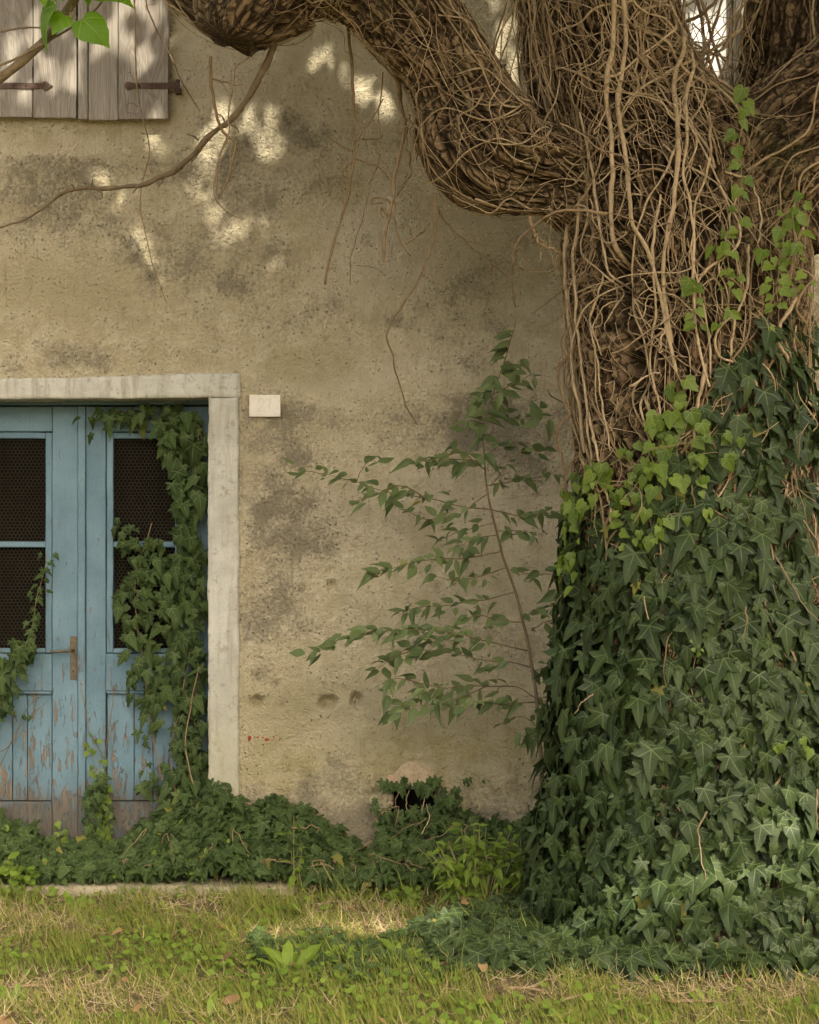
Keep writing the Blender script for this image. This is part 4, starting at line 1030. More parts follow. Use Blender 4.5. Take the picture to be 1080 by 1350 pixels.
hang('kinked vine strand close under the elbow of the limb', [(520, 85, 6.85), (530, 130, 6.9), (538, 180, 6.9), (540, 225, 6.92), (532, 245, 6.93), (522, 258, 6.94)], .0036, .0026, [[(540, 150, 6.9), (548, 178, 6.9), (552, 196, 6.9)], [(538, 228, 6.92), (533, 240, 6.9), (531, 258, 6.92)]], .018, 3)
hang('dark vine strand reaching farthest down the wall below the elbow', [(574, 255, 6.8), (573, 300, 6.85), (565, 335, 6.9), (540, 388, 6.95), (516, 424, 7.0), (509, 444, 7.0), (518, 466, 7.05), (522, 490, 7.1), (534, 530, 7.2), (550, 560, 7.3)], .0038, .0016, seed=4, wob=.008)
hang('thin vine strand running down over the shutter and past the bare branch', [(177, -20, 7.5), (178, 30, 7.5), (181, 110, 7.5), (190, 165, 7.5), (197, 200, 7.5), (187, 240, 7.5), (189, 290, 7.5), (200, 345, 7.5), (219, 398, 7.5)], .0026, .0014, [[(181, 112, 7.5), (170, 95, 7.48), (168, 108, 7.48)], [(183, 140, 7.5), (170, 136, 7.48), (168, 148, 7.48), (182, 150, 7.5)], [(182, 105, 7.5), (195, 122, 7.48), (210, 130, 7.5)]], .01, 5)
hang('thin slanting vine strand between the shutter hinge and the broken stub', [(190, -20, 7.4), (197, 16, 7.4), (213, 52, 7.4), (232, 88, 7.4), (245, 118, 7.4), (264, 147, 7.4)], .0024, .0016, [[(197, 16, 7.4), (192, 8, 7.4), (206, 4, 7.4)]], .008, 6)
hang('vine strand hanging from the broken stub across the bare branch', [(278, 74, 6.65), (277, 100, 6.7), (284, 142, 6.75), (297, 175, 6.8), (309, 190, 6.8), (302, 225, 6.8), (292, 258, 6.8)], .0044, .003, [[(300, 180, 6.8), (290, 200, 6.8), (285, 240, 6.8), (286, 265, 6.8)], [(280, 104, 6.7), (300, 110, 6.7), (320, 112, 6.7)], [(300, 180, 6.8), (316, 190, 6.8)]], .01, 7)
hang('thin curly vine strand just right of the broken stub', [(330, 74, 6.65), (312, 88, 6.68), (306, 110, 6.7), (302, 150, 6.72), (303, 178, 6.72), (288, 215, 6.75), (286, 258, 6.75), (300, 278, 6.8), (322, 290, 6.85)], .0022, .0012, [[(290, 105, 6.7), (303, 125, 6.7), (303, 145, 6.7)], [(270, 192, 6.75), (288, 197, 6.75)]], .014, 8)
hang('thin vine strand slanting right from below the elbow of the limb', [(577, 272, 6.85), (590, 295, 6.9), (615, 318, 6.95), (640, 338, 7.0), (668, 365, 7.05)], .0026, .0012, [[(615, 318, 6.95), (640, 322, 7.0), (690, 330, 7.0)], [(640, 338, 7.0), (655, 352, 7.0), (652, 345, 7.0)]], .012, 9)
hang('looping dark vine strand between limb and trunk', [(700, 285, 6.75), (703, 305, 6.75), (718, 325, 6.75), (738, 332, 6.72)], .006, .004, [[(735, 335, 6.72), (730, 355, 6.75), (712, 360, 6.8), (690, 352, 6.85), (678, 348, 6.9)], [(700, 345, 6.8), (680, 330, 6.9), (676, 380, 6.95), (680, 405, 7.0)]], .014, 10)
hang('wavy vine strand dangling along the trunk edge above the sapling', [(750, 430, 6.72), (742, 455, 6.75), (747, 470, 6.75), (736, 488, 6.78), (740, 520, 6.8), (750, 540, 6.8), (738, 560, 6.8), (737, 590, 6.82), (745, 625, 6.85), (742, 650, 6.85)], .0045, .003, [[(738, 500, 6.78), (744, 530, 6.75), (752, 545, 6.7)], [(740, 470, 6.76), (733, 486, 6.78), (738, 490, 6.78)]], .012, 11)
hang('fine vine strand with small hooks on the pale wall left of the elbow', [(505, 95, 6.88), (498, 150, 6.92), (500, 200, 6.95), (488, 235, 7.0), (480, 290, 7.05), (464, 340, 7.1), (462, 375, 7.2)], .002, .0012, [[(470, 350, 7.1), (490, 352, 7.15), (508, 365, 7.2)], [(500, 205, 6.95), (512, 222, 6.95), (514, 238, 6.95)]], .014, 12)
hang('pale vine whip arching out over the wing of the trunk', [(800, 282, 6.45), (760, 277, 6.42), (730, 282, 6.45), (700, 300, 6.5), (680, 322, 6.55), (676, 350, 6.6)], .0045, .0018, [], .008, 13)

# ================================================================== IVY ON THE TRUNK
IVX = PX(935, 700, TD)[0]
def ivy_R(z): return np.interp(z, [0, .13, .53, .99, 1.48, 1.84, 2.36, 2.7], [.78, .75, .68, .605, .545, .495, .475, .47])
def ivy_top(px): return np.interp(px, [700, 740, 765, 790, 830, 870, 895, 930, 950, 1000, 1080, 1250], [690, 655, 632, 648, 662, 612, 580, 520, 475, 444, 405, 380])
def to_px(P):
    d = P[:, 1] - CAM_Y; return 540 + P[:, 0] * FPX / d, HOR - (P[:, 2] - CAM_H) * FPX / d
def ivy_cloud(n, layer, smin, smax, seed, top_shift=0.0, zlo=.0):
    rg = np.random.default_rng(seed)
    th = rg.uniform(-2.1, 2.1, n); z = rg.uniform(zlo, 2.75, n)
    lump = .045 * fbm(np.cos(th) * 2.2, np.sin(th) * 2.2, z * 2.2, 3, 41)
    R = ivy_R(z) + lump + layer - .05 + rg.normal(0, .012, n)
    out = np.stack([np.sin(th), -np.cos(th), 0 * th], -1)
    P = np.stack([np.interp(z, [0, .7, 1.45], [IVX, IVX - .01, IVX - .065]), np.full(n, TRY), 0 * z], -1) + out * R[:, None]; P[:, 2] = z
    px, py = to_px(P)
    ok = py > ivy_top(px) + top_shift + 14 * rg.normal(size=n)
    th, z, P, out = th[ok], z[ok], P[ok], out[ok]; m = len(P)
    nrm = out + np.array([0, 0, .42]) + rg.normal(size=(m, 3)) * .33
    tip = np.stack([rg.normal(0, .48, m), rg.normal(0, .25, m), -np.ones(m)], -1) + out * .3
    sz = rg.uniform(smin, smax, m) * np.interp(z, [0, .6, 1.2], [.78, .9, 1.0])
    return P, basis(nrm, tip), sz
tree_ivy = thing('ivy', (IVX, TRY - .7, 0), 'thick skirt of dark green star-leaved ivy clothing the tree trunk down to the ground', 'ivy')
P, R, S = ivy_cloud(5200, -.06, .06, .105, 1); P2, R2, S2 = ivy_cloud(4600, -.02, .05, .11, 2); P3, R3, S3 = ivy_cloud(2700, .03, .035, .125, 3)
px, py = to_px(P3); inview = np.where((px > 700) & (px < 1085) & (py > 380) & (py < 1290) & (P3[:, 1] < TRY))[0]
order = inview[np.argsort(-S3[inview])]; pick = order[:300]; rest = np.setdiff1d(np.arange(len(P3)), pick)
leaf_objects(tree_ivy, IVY, 'ivy', P3[pick], R3[pick], S3[pick], M['ivy'])
PP = np.concatenate([P, P2, P3[rest]]); RR = np.concatenate([R, R2, R3[rest]]); SS = np.concatenate([S, S2, S3[rest]])
link('foliage', leaves_mesh('foliage', IVY, PP, RR, SS, M['ivy']), tree_ivy, kind='stuff')
st = Acc(); rg = np.random.default_rng(9)
for k in range(40):
    th0 = rg.uniform(-1.7, 1.7); n = 30; z = np.linspace(rg.uniform(.0, .8), rg.uniform(1.0, 2.3), n); th = th0 + .5 * fbm(z * 1.5, 0 * z, k * 3.1, 3, 6)
    R_ = ivy_R(z) - rg.uniform(.06, .12); Q = np.stack([IVX + np.sin(th) * R_, TRY - np.cos(th) * R_, z], -1); px, py = to_px(Q); Q = Q[py > ivy_top(px)]
    if len(Q) > 6: st.add(*tube(Q, rg.uniform(.002, .006), 5), rnd=rg.random())
link('climbing_stems', st.mesh('climbing_stems', M['vine']), tree_ivy, kind='stuff')
for pts in ([(1020, 730, 6.42), (1040, 765, 6.40), (1062, 800, 6.4), (1082, 822, 6.4)], [(932, 1070, 6.30), (920, 1095, 6.28), (925, 1125, 6.26), (930, 1160, 6.25)], [(983, 800, 6.42), (985, 825, 6.40), (978, 842, 6.4)], [(782, 915, 6.45), (768, 925, 6.43), (757, 940, 6.45)], [(912, 640, 6.5), (916, 660, 6.49), (920, 678, 6.5)], [(1078, 1040, 6.3), (1076, 1065, 6.3), (1079, 1095, 6.3)]):
    Q = px_path(pts, 24, .008, int(pts[0][0]), 4); V, F = tube(Q, taper(24, .0038, .0022), 6); link('stem', mk_mesh('stem', V, F, M['twig'], True, {'rnd': ('FLOAT', np.full(len(V), .9))}), tree_ivy)

# bright young ivy at the upper edge
young = thing('young_ivy', (PX(840, 640, 6.5)[0], PX(840, 640, 6.5)[1], PX(840, 700, 6.5)[2]), 'bright yellow-green young ivy creeping up the bare bark above the dark ivy', 'ivy')
Pl, Nl, Sl = [], [], []
rg = np.random.default_rng(21)
for (cx_, cy_, rx, ry, cnt, smin, smax) in [(885, 575, 50, 40, 46, .045, .085), (845, 620, 55, 35, 40, .05, .085), (790, 640, 40, 35, 46, .04, .075), (770, 690, 22, 70, 46, .035, .07), (765, 740, 25, 40, 24, .04, .06), (895, 525, 14, 34, 12, .05, .075), (915, 650, 20, 35, 12, .05, .08), (850, 690, 40, 25, 20, .03, .06), (940, 590, 30, 30, 14, .04, .07), (1020, 980, 20, 10, 9, .02, .05), (925, 840, 14, 20, 9, .02, .035), (870, 700, 25, 10, 8, .04, .05), (735, 700, 14, 40, 10, .03, .05)]:
    for _ in range(int(cnt * .72)):
        a, q = rg.uniform(0, 2 * math.pi), math.sqrt(rg.random()); x, y = cx_ + rx * q * math.cos(a), cy_ + ry * q * math.sin(a)
        l, th = on_trunk(x, y); z0 = trunk.at(np.array([l]))[0][0, 2]; out = np.array([math.sin(th), -math.cos(th), 0])
        lo_ = max(.02, ivy_R(z0) - trunk.at(np.array([l]))[3][0] + .015) if y > ivy_top(x) else .02
        p = trunk.surf(np.array([l]), np.array([th]), lo_ + rg.uniform(0, .045))[0]
        Pl.append(p); Nl.append(out + (0, -.2, .35) + rg.normal(size=3) * .35); Sl.append(rg.uniform(smin * .6, smax * .9))
Pl, Nl, Sl = map(np.array, (Pl, Nl, Sl)); tip = np.stack([rg.normal(0, .6, len(Pl)), rg.normal(0, .3, len(Pl)) - .2, -np.ones(len(Pl)) + rg.normal(0, .3, len(Pl))], -1)
leaf_objects(young, YOUNG, 'young', Pl, basis(Nl, tip), Sl, M['young'])
for k in range(14):
    x = rg.uniform(770, 920); pts = [(x, 700, 0), (x + rg.normal() * 15, 640, 0), (x + rg.normal() * 25, 580, 0)]
    lt = np.array([on_trunk(p[0], p[1]) for p in pts]); q = smooth_path(np.c_[lt, 0 * lt[:, 0]], 20); Q = trunk.surf(q[:, 0], q[:, 1], .022)
    V, F = tube(Q, .0022, 5); link('stem', mk_mesh('stem', V, F, M['greenstem'], True, {'rnd': ('FLOAT', np.full(len(V), rg.random()))}), young)

def strand(name, label, paths, sz, mat, key, tmpl, every=.035, seed=0, cat='ivy', group=None, surf=None, r=.002, two=True, nrm_bias=(0, -1, .35), per=1):
    rg = np.random.default_rng(seed)
    first = PX(*paths[0][0]) if surf is None else surf(*paths[0][0][:2])
    o = thing(name, first, label, cat, group)
    for pts in paths:
        P = np.array([PX(*p) if surf is None else surf(*p[:2]) for p in pts]); L = np.linalg.norm(np.diff(P, axis=0), axis=1).sum(); n = max(8, int(L / .02)); Q = smooth_path(P, n)
        V, F = tube(Q, taper(n, r, r * .6), 5); link('stem', mk_mesh('stem', V, F, M['greenstem'], True, {'rnd': ('FLOAT', np.full(len(V), .6))}), o)
        m = int(L / every * per); i = np.clip((np.linspace(0, 1, m) * (n - 1)).astype(int), 0, n - 1)
        sd = np.where(np.arange(m) % 2, 1, -1); p = Q[i] + rg.normal(size=(m, 3)) * .014 + np.stack([sd * .012, -.012 + 0 * sd, 0 * sd], -1)
        N = np.array(nrm_bias)[None] + rg.normal(size=(m, 3)) * .3; tip = np.stack([sd * rg.uniform(.2, .9, m), -.2 + 0 * sd, -rg.uniform(.3, 1, m)], -1)
        leaf_objects(o, tmpl, key, p, basis(N, tip), rg.uniform(*sz, m) * np.linspace(1.1, .75, m), M[mat])
    return o
def on_bark(px, py):
    l, th = on_trunk(px, py); return trunk.surf(np.array([l]), np.array([th]), .05)[0]
strand('ivy_strand', 'single ivy strand of heart-shaped leaves hanging in the fork of the tree', [[(986, 120, 6.5), (983, 150, 6.5), (975, 185, 6.48), (977, 215, 6.48), (978, 245, 6.47), (975, 285, 6.47), (970, 310, 6.46)]], (.045, .065), 'young', 'young', YOUNG, .042, 31)
strand('ivy_strand', 'ivy strands with small green leaves climbing beneath the right limb', [[(1055, 255, 6.5), (1042, 285, 6.5), (1030, 330, 6.48), (1026, 370, 6.48), (1030, 400, 6.48)], [(958, 305, 6.5), (960, 345, 6.5), (965, 375, 6.5)], [(1010, 335, 6.48), (1020, 380, 6.46), (1010, 430, 6.46)], [(945, 325, 6.5), (955, 350, 6.5), (962, 390, 6.5), (950, 430, 6.5)], [(1045, 280, 6.47), (1050, 330, 6.46), (1062, 390, 6.46)], [(915, 365, 6.5), (914, 400, 6.5), (920, 440, 6.5)]], (.025, .06), 'young', 'young', YOUNG, .026, 32, per=1.0)

# ================================================================== IVY ON AND BEFORE THE DOOR
def patch_ivy(o, patches, d0, d1, tmpl, key, mat, seed, max_parts=300, nb=(0, -1, .40), tilt=.32):
    """patches: (photo x, y, rx, ry, count, smallest, largest leaf); leaves hang before the surface at depth d1"""
    rg = np.random.default_rng(seed); P, S = [], []
    for (cx_, cy_, rx, ry, cnt, a_, b_) in patches:
        q = np.sqrt(rg.random(cnt)); an = rg.uniform(0, 2 * np.pi, cnt)
        d = rg.uniform(d0, d1, cnt) + .02 * q
        P.append(PX(cx_ + rx * q * np.cos(an), cy_ + ry * q * np.sin(an), d)); S.append(rg.uniform(a_, b_, cnt))
    P = np.concatenate(P); S = np.concatenate(S); thin = rg.random(len(P)) < .82; P, S = P[thin], S[thin] * rg.uniform(.65, 1.12, thin.sum()); m = len(P)
    N = np.array(nb)[None] + rg.normal(size=(m, 3)) * tilt
    tip = np.stack([rg.normal(0, .5, m), rg.normal(-.1, .3, m), -np.ones(m)], -1)
    R = basis(N, tip)
    front = np.argsort(P[:, 1] - S * .4)
    pick, rest = front[:max_parts], front[max_parts:]
    leaf_objects(o, tmpl, key, P[pick], R[pick], S[pick], M[mat])
    if len(rest): link('foliage', leaves_mesh('foliage', tmpl, P[rest], R[rest], S[rest], M[mat]), o, kind='stuff')
def stems_px(o, paths, r=.003, mat='vine_dry', wob=.006, name='stem'):
    for k, pts in enumerate(paths):
        Q = px_path(pts, 36, wob, k + 3, 6); V, F = tube(Q, taper(36, r, r * .55), 5)
        link(name, mk_mesh(name, V, F, M[mat], True, {'rnd': ('FLOAT', np.full(len(V), (k * .31) % 1))}), o)

door_ivy = thing('ivy', tuple(PX(245, 1100, 8.1)), 'ivy curtain covering the hinge side of the blue door beside the white jamb', 'ivy')
patch_ivy(door_ivy, [(200, 545, 60, 13, 34, .05, .085), (240, 570, 34, 32, 60, .06, .10), (250, 640, 24, 50, 66, .06, .11), (252, 720, 20, 50, 66, .055, .09), (205, 740, 34, 34, 50, .05, .085), (182, 800, 26, 50, 52, .05, .085), (240, 800, 32, 60, 100, .05, .09),
                     (190, 875, 28, 34, 32, .05, .085), (248, 890, 26, 60, 90, .05, .085), (198, 950, 26, 34, 22, .04, .08), (252, 970, 24, 60, 90, .05, .085), (205, 1030, 28, 30, 26, .035, .07), (246, 1040, 30, 34, 80, .05, .085), (165, 692, 16, 12, 12, .04, .065), (172, 720, 14, 12, 10, .04, .06), (195, 910, 34, 24, 22, .04, .08), (170, 830, 14, 40, 14, .04, .06)],
          8.06, 8.175, IVY, 'ivy_door', 'ivy_door', 51)
stems_px(door_ivy, [[(268, 1080, 8.12), (258, 960, 8.12), (262, 820, 8.12), (255, 680, 8.12), (262, 560, 8.1)], [(240, 1090, 8.1), (225, 1000, 8.13), (238, 930, 8.11), (250, 860, 8.1)], [(230, 1080, 8.12), (205, 990, 8.15), (192, 900, 8.15), (178, 780, 8.15), (200, 690, 8.15)], [(262, 1060, 8.06), (245, 985, 8.06), (252, 930, 8.06), (262, 880, 8.06)], [(235, 560, 8.15), (190, 545, 8.15), (150, 545, 8.16), (120, 560, 8.16)]], .0042)
strand('ivy_sprig', 'short ivy sprig reaching over the meeting stiles at the top of the door', [[(190, 548, 8.14), (160, 545, 8.15), (128, 552, 8.15), (112, 550, 8.16)], [(150, 548, 8.15), (138, 562, 8.14), (132, 572, 8.14)]], (.05, .07), 'ivy_door', 'ivy_door', IVY, .03, 52)
strand('ivy_sprig', 'ivy sprig with a thin tip climbing the netted pane of the left door leaf', [[(-20, 960, 8.12), (0, 930, 8.12), (14, 900, 8.13), (30, 860, 8.12), (42, 830, 8.14), (48, 790, 8.16), (58, 755, 8.17), (63, 730, 8.18)]], (.035, .05), 'ivy_door', 'ivy_door', IVY, .018, 53)
li = thing('ivy', tuple(PX(15, 940, 8.1)), 'small ivy clump on the left door leaf below the netted pane', 'ivy')
patch_ivy(li, [(28, 858, 20, 20, 16, .05, .075), (14, 890, 18, 18, 14, .045, .07), (4, 920, 14, 22, 12, .045, .07), (-12, 900, 20, 50, 30, .05, .08), (38, 945, 8, 5, 4, .03, .045)], 8.08, 8.17, IVY, 'ivy_door', 'ivy_door', 54)
stems_px(li, [[(-30, 1000, 8.17), (10, 985, 8.175), (35, 935, 8.18), (58, 915, 8.18)], [(0, 1010, 8.17), (25, 960, 8.18), (62, 925, 8.19)], [(15, 980, 8.18), (30, 965, 8.18), (45, 960, 8.19)]], .0022)
strand('ivy_sprig', 'upright ivy sprig growing up between the two door leaves', [[(130, 1115, 8.1), (133, 1060, 8.14), (128, 1010, 8.15), (124, 970, 8.16)], [(140, 1115, 8.1), (141, 1070, 8.15), (138, 1020, 8.16)]], (.022, .045), 'young', 'young', YOUNG, .015, 55, per=1.2)
ci = thing('ivy', tuple(PX(128, 1110, 8.05)), 'dark ivy tuft at the foot of the door gap', 'ivy')
patch_ivy(ci, [(128, 1050, 14, 30, 26, .04, .065), (126, 1090, 16, 22, 26, .04, .065), (146, 1075, 8, 20, 8, .02, .04)], 8.0, 8.14, IVY, 'ivy_door', 'ivy_door', 56)
stems_px(ci, [[(140, 1110, 8.15), (136, 1050, 8.17), (140, 985, 8.18), (155, 950, 8.185)], [(138, 1000, 8.18), (118, 965, 8.185), (112, 930, 8.185)], [(140, 985, 8.18), (148, 930, 8.185), (146, 880, 8.185)], [(112, 930, 8.187), (106, 900, 8.187), (103, 870, 8.187)]], .0028)
strand('ivy_sprig', 'pale green ivy sprig on the bottom rail of the left door leaf', [[(76, 1118, 8.1), (78, 1095, 8.15), (76, 1078, 8.16)], [(84, 1118, 8.1), (85, 1100, 8.14)]], (.035, .05), 'young', 'young', YOUNG, .018, 57)

# ================================================================== GROUND COVER
def mound_top(px): return np.interp(px, [-100, 0, 40, 70, 100, 150, 190, 225, 250, 285, 330, 400, 430, 455, 480, 505, 530, 560, 590, 620, 650, 690, 760], [1070, 1078, 1092, 1118, 1116, 1114, 1096, 1062, 1042, 1042, 1062, 1070, 1084, 1112, 1112, 1078, 1078, 1082, 1070, 1080, 1095, 1085, 1060])
def cover(name, label, n, xr, smin, smax, tmpl, mat, seed, dens=lambda px, f: 1.0, zpush=.0, cat='ivy'):
    rg = np.random.default_rng(seed)
    px = rg.uniform(*xr, n); f = rg.random(n) ** .85
    ok = rg.random(n) < dens(px, f); px, f = px[ok], f[ok]; m = len(px)
    top = mound_top(px) + 8 * rg.normal(size=m) + 14 * pn(px * .035, 0, 0, 9)
    base_py = np.interp(px, [-100, 380, 430, 720], [1150, 1150, 1160, 1162]) + 4 * rg.normal(size=m)
    py = base_py + (top - base_py) * f
    dfront = np.interp(px, [-100, 380, 440, 720], [7.70, 7.70, 7.62, 7.58])
    d = dfront + (np.where((px < 275) & (px > -52), 8.12, 7.96) - dfront) * f ** 1.1 + rg.uniform(-.03, .06, m)
    P = PX(px, py, d); P[:, 2] = np.maximum(P[:, 2], .015)
    N = np.stack([rg.normal(0, .35, m), -.55 + rg.normal(0, .3, m), .75 + rg.normal(0, .3, m)], -1)
    tip = np.stack([rg.normal(0, .7, m), -.6 + rg.normal(0, .4, m), -.45 + rg.normal(0, .3, m)], -1)
    o = link(name, leaves_mesh(name, tmpl, P, basis(N, tip), rg.uniform(smin, smax, m), M[mat]), label=label, cat=cat, kind='stuff')
    return o
cover('ground_ivy', 'low bank of dark ivy along the foot of door and wall', 5200, (-60, 470), .03, .082, IVY, 'ivy_door', 61, dens=lambda px, f: np.clip(.75 + .6 * pn(px * .03, f * 3, 0, 4), .3, 1))
cover('ground_ivy', 'straggling ivy round the cellar vent at the foot of the wall', 1500, (440, 720), .035, .07, IVY, 'ivy_door', 62, dens=lambda px, f: np.where((np.abs(px - 470) < 28) & (f > .45), .15, np.where((np.abs(px - 548) < 22) & (f > .55), .45, .85)))
cover('undergrowth', 'light green small leaves mixed into the ivy bank', 900, (-60, 700), .018, .04, ROUND, 'weed', 63, dens=lambda px, f: np.where(f < .35, .9, .25) * np.where(px < 120, 1, .7), cat='undergrowth')
# bare runners in the bank
rg = np.random.default_rng(64); ru = Acc()
for k in range(26):
    x = rg.uniform(160, 690); y = rg.uniform(mound_top(x) + 4, 1150); d = 7.62 + .3 * (1150 - y) / 100
    pts = [(x, y, d), (x + rg.normal() * 14, y + rg.normal() * 12, d - .02), (x + rg.normal() * 26, y + rg.uniform(-5, 28), d - .03)]
    ru.add(*tube(px_path(pts, 16, .02, k, 3), taper(16, .0028, .0015), 5), rnd=rg.random())
link('runners', ru.mesh('runners', M['vine_dry']), kind='stuff', label='bare brown ivy runners poking out of the bank', cat='undergrowth')
# ivy creeping out over the grass before the tree
def flat_ivy():
    rg = np.random.default_rng(65); n = 2600
    x = rg.uniform(545, 1120, n); y = rg.uniform(1205, 1300, n)
    lo = np.interp(x, [545, 600, 680, 1120], [1235, 1215, 1200, 1230]); hi = np.interp(x, [545, 620, 700, 850, 1120], [1262, 1285, 1292, 1290, 1288])
    ok = (y > lo) & (y < hi) & (rg.random(n) < np.interp(x, [545, 640, 700], [.35, .8, 1])); x, y = x[ok], y[ok]; m = len(x)
    d = CAM_H * FPX / (y - HOR); P = PX(x, y, d); P[:, 2] += rg.uniform(.02, .085, m)
    N = np.stack([rg.normal(0, .3, m), -.4 + rg.normal(0, .25, m), .8 + 0 * x], -1); tip = np.stack([rg.normal(0, .8, m), -.6 + rg.normal(0, .4, m), -.3 + 0 * x], -1)
    link('creeping_ivy', leaves_mesh('creeping_ivy', IVY, P, basis(N, tip), rg.uniform(.05, .10, m), M['ivy']), kind='stuff', label='ivy creeping out over the grass round the tree foot', cat='ivy')
    n = 420; x = rg.uniform(330, 640, n); y = 1265 + 22 * rg.normal(size=n); ok = (y > 1236) & (y < 1300); x, y = x[ok], y[ok]; m = len(x)
    d = CAM_H * FPX / (y - HOR); P = PX(x, y, d); P[:, 2] += rg.uniform(.015, .05, m)
    N = np.stack([rg.normal(0, .3, m), -.35 + rg.normal(0, .25, m), .9 + 0 * x], -1); tip = np.stack([rg.normal(0, .9, m), -.5 + rg.normal(0, .5, m), -.2 + 0 * x], -1)
    link('creeping_ivy', leaves_mesh('creeping_ivy', IVY, P, basis(N, tip), rg.uniform(.03, .065, m), M['ivy_door']), kind='stuff', label='thin ivy trails lying in the open grass', cat='ivy')
flat_ivy()

vi = thing('ivy', tuple(PX(545, 1100, 7.9)), 'ivy tuft draped over the mouth of the cellar vent', 'ivy')
patch_ivy(vi, [(522, 1032, 18, 9, 16, .04, .065), (568, 1034, 20, 9, 16, .04, .06), (590, 1050, 20, 16, 26, .035, .06), (545, 1072, 34, 12, 34, .035, .06), (500, 1068, 16, 16, 16, .03, .05), (620, 1030, 18, 4, 8, .025, .035)], 7.86, 7.95, IVY, 'ivy_door', 'ivy_door', 58)
stems_px(vi, [[(528, 1040, 7.9), (522, 1060, 7.9), (530, 1090, 7.88)], [(540, 1042, 7.9), (535, 1058, 7.9), (545, 1085, 7.88)], [(572, 1040, 7.9), (560, 1052, 7.9), (556, 1075, 7.88)], [(556, 1100, 7.85), (566, 1080, 7.86), (562, 1060, 7.88)]], .0026, 'vine')

# bright bushy weed by the wall, and smaller herbs
def weed(label, cx_, cy_, d, w_, h_, n, sz, seed, mat='weed', tmpl=LANCE, key='weedl', nst=14):
    rg = np.random.default_rng(seed); base = PX(cx_, cy_, d); base[2] = gh(base[0], base[1])
    o = thing('weed', tuple(base), label, 'weed'); P, T = [], []
    for k in range(nst):
        a = rg.uniform(-1, 1); top = base + np.array([a * w_ * rg.uniform(.7, 1.1), rg.uniform(-1, .6) * w_ * .5, h_ * rg.uniform(.6, 1.05) * (1 - .35 * abs(a))])
        b0 = base + np.array([a * w_ * .35, rg.normal() * .03, 0]); Q = smooth_path(np.array([b0, b0 * .5 + top * .5 + (0, 0, h_ * .12), top]), 14)
        V, F = tube(Q, taper(14, .003, .0014), 5); link('stem', mk_mesh('stem', V, F, M['greenstem'], True, {'rnd': ('FLOAT', np.full(len(V), .3))}), o)
        m = n // nst; i = rg.integers(3, 14, m); P.append(Q[i]); an = rg.uniform(0, 6.28, m); T.append(np.stack([np.cos(an), np.sin(an), rg.uniform(-.3, .5, m)], -1))
    P, T = np.concatenate(P), np.concatenate(T); m = len(P)
    N = np.stack([rg.normal(0, .3, m), -.25 + rg.normal(0, .3, m), np.ones(m)], -1)
    leaf_objects(o, tmpl, key, P, basis(N, T), rg.uniform(*sz, m), M[mat])
weed('bright green bushy weed between cellar vent and ivy-clad tree', 628, 1168, 7.32, .26, .40, 300, (.034, .07), 71, nst=42)
weed('small light green herb at the left end of the bright bushy weed', 530, 1158, 7.45, .12, .10, 70, (.035, .055), 72, nst=10)
weed('slender herb with a yellowed leaf standing in the ivy bank below the jamb', 388, 1120, 7.65, .05, .34, 20, (.05, .09), 73, nst=4)
weed('slender pale herb before the wall right of the vent', 690, 1130, 7.5, .09, .30, 44, (.04, .07), 74, nst=6)
weed('leafy herb at the left end of the doorstep ivy', 22, 1135, 7.66, .13, .17, 60, (.03, .06), 75, tmpl=ROUND, key='weedr', nst=10)
def rosette(label, px, py, h_, n, seed, w_=.05):
    rg = np.random.default_rng(seed); d = CAM_H * FPX / (py - HOR); b0 = PX(px, py, d); b0[2] = gh(b0[0], b0[1])
    o = thing('broadleaf_weed', tuple(b0), label, 'weed'); an = rg.uniform(0, 6.28, n)
    T = np.stack([np.cos(an) * .55, np.sin(an) * .55, rg.uniform(.5, 1.2, n)], -1); N = np.stack([-np.cos(an), -np.sin(an) - .5, .7 + 0 * an], -1)
    leaf_objects(o, TONGUE, 'tongue', np.tile(b0, (n, 1)) + rg.normal(size=(n, 3)) * (.012, .012, 0), basis(N, T), rg.uniform(.6, 1.1, n) * h_, M['weed'])
rosette('tall broad-leaved dock plant in the grass at the edge of the sunny strip', 385, 1290, .145, 10, 81)
rosette('small broad-leaved plant right of the tall dock plant', 525, 1268, .13, 6, 82)
rosette('low broad-leaved plant just before the doorstep', 92, 1205, .10, 6, 83)
rosette('pair of broad leaves at the lower edge below the tall dock plant', 275, 1346, .09, 5, 84)
rosette('small plantain at the front of the dry grass near the tree', 765, 1310, .07, 5, 85)
rosette('plantain tuft before the straw by the ivy foot', 930, 1325, .08, 6, 86)
rosette('small plantain at the lower corner beside brown straw', 22, 1325, .09, 6, 87)

# grass, clover and straw
def dryness(x, y):
    p = PX
    d = .43 + .65 * fbm(x * 1.9, y * 3.4, 0, 3, 95)
    X_, Y_ = 540 + x * FPX / (y - CAM_Y), HOR + CAM_H * FPX / (y - CAM_Y)
    for (cx_, cy_, rx, ry, a) in [(70, 1325, 150, 26, .6), (100, 1232, 110, 12, .45), (480, 1226, 150, 12, .7), (960, 1310, 180, 22, .6), (560, 1190, 180, 10, .5), (280, 1192, 120, 8, .4), (330, 1345, 60, 12, .3), (700, 1325, 90, 12, .35)]:
        d = d + a * np.exp(-(((X_ - cx_) / rx) ** 2 + ((Y_ - cy_) / ry) ** 2))
    for (cx_, cy_, rx, ry, a) in [(200, 1268, 240, 18, .45), (450, 1265, 200, 18, .4), (420, 1320, 160, 24, .3), (180, 1180, 200, 9, .3), (620, 1340, 150, 16, .3)]:
        d = d - a * np.exp(-(((X_ - cx_) / rx) ** 2 + ((Y_ - cy_) / ry) ** 2))
    return np.clip(d, 0, 1)
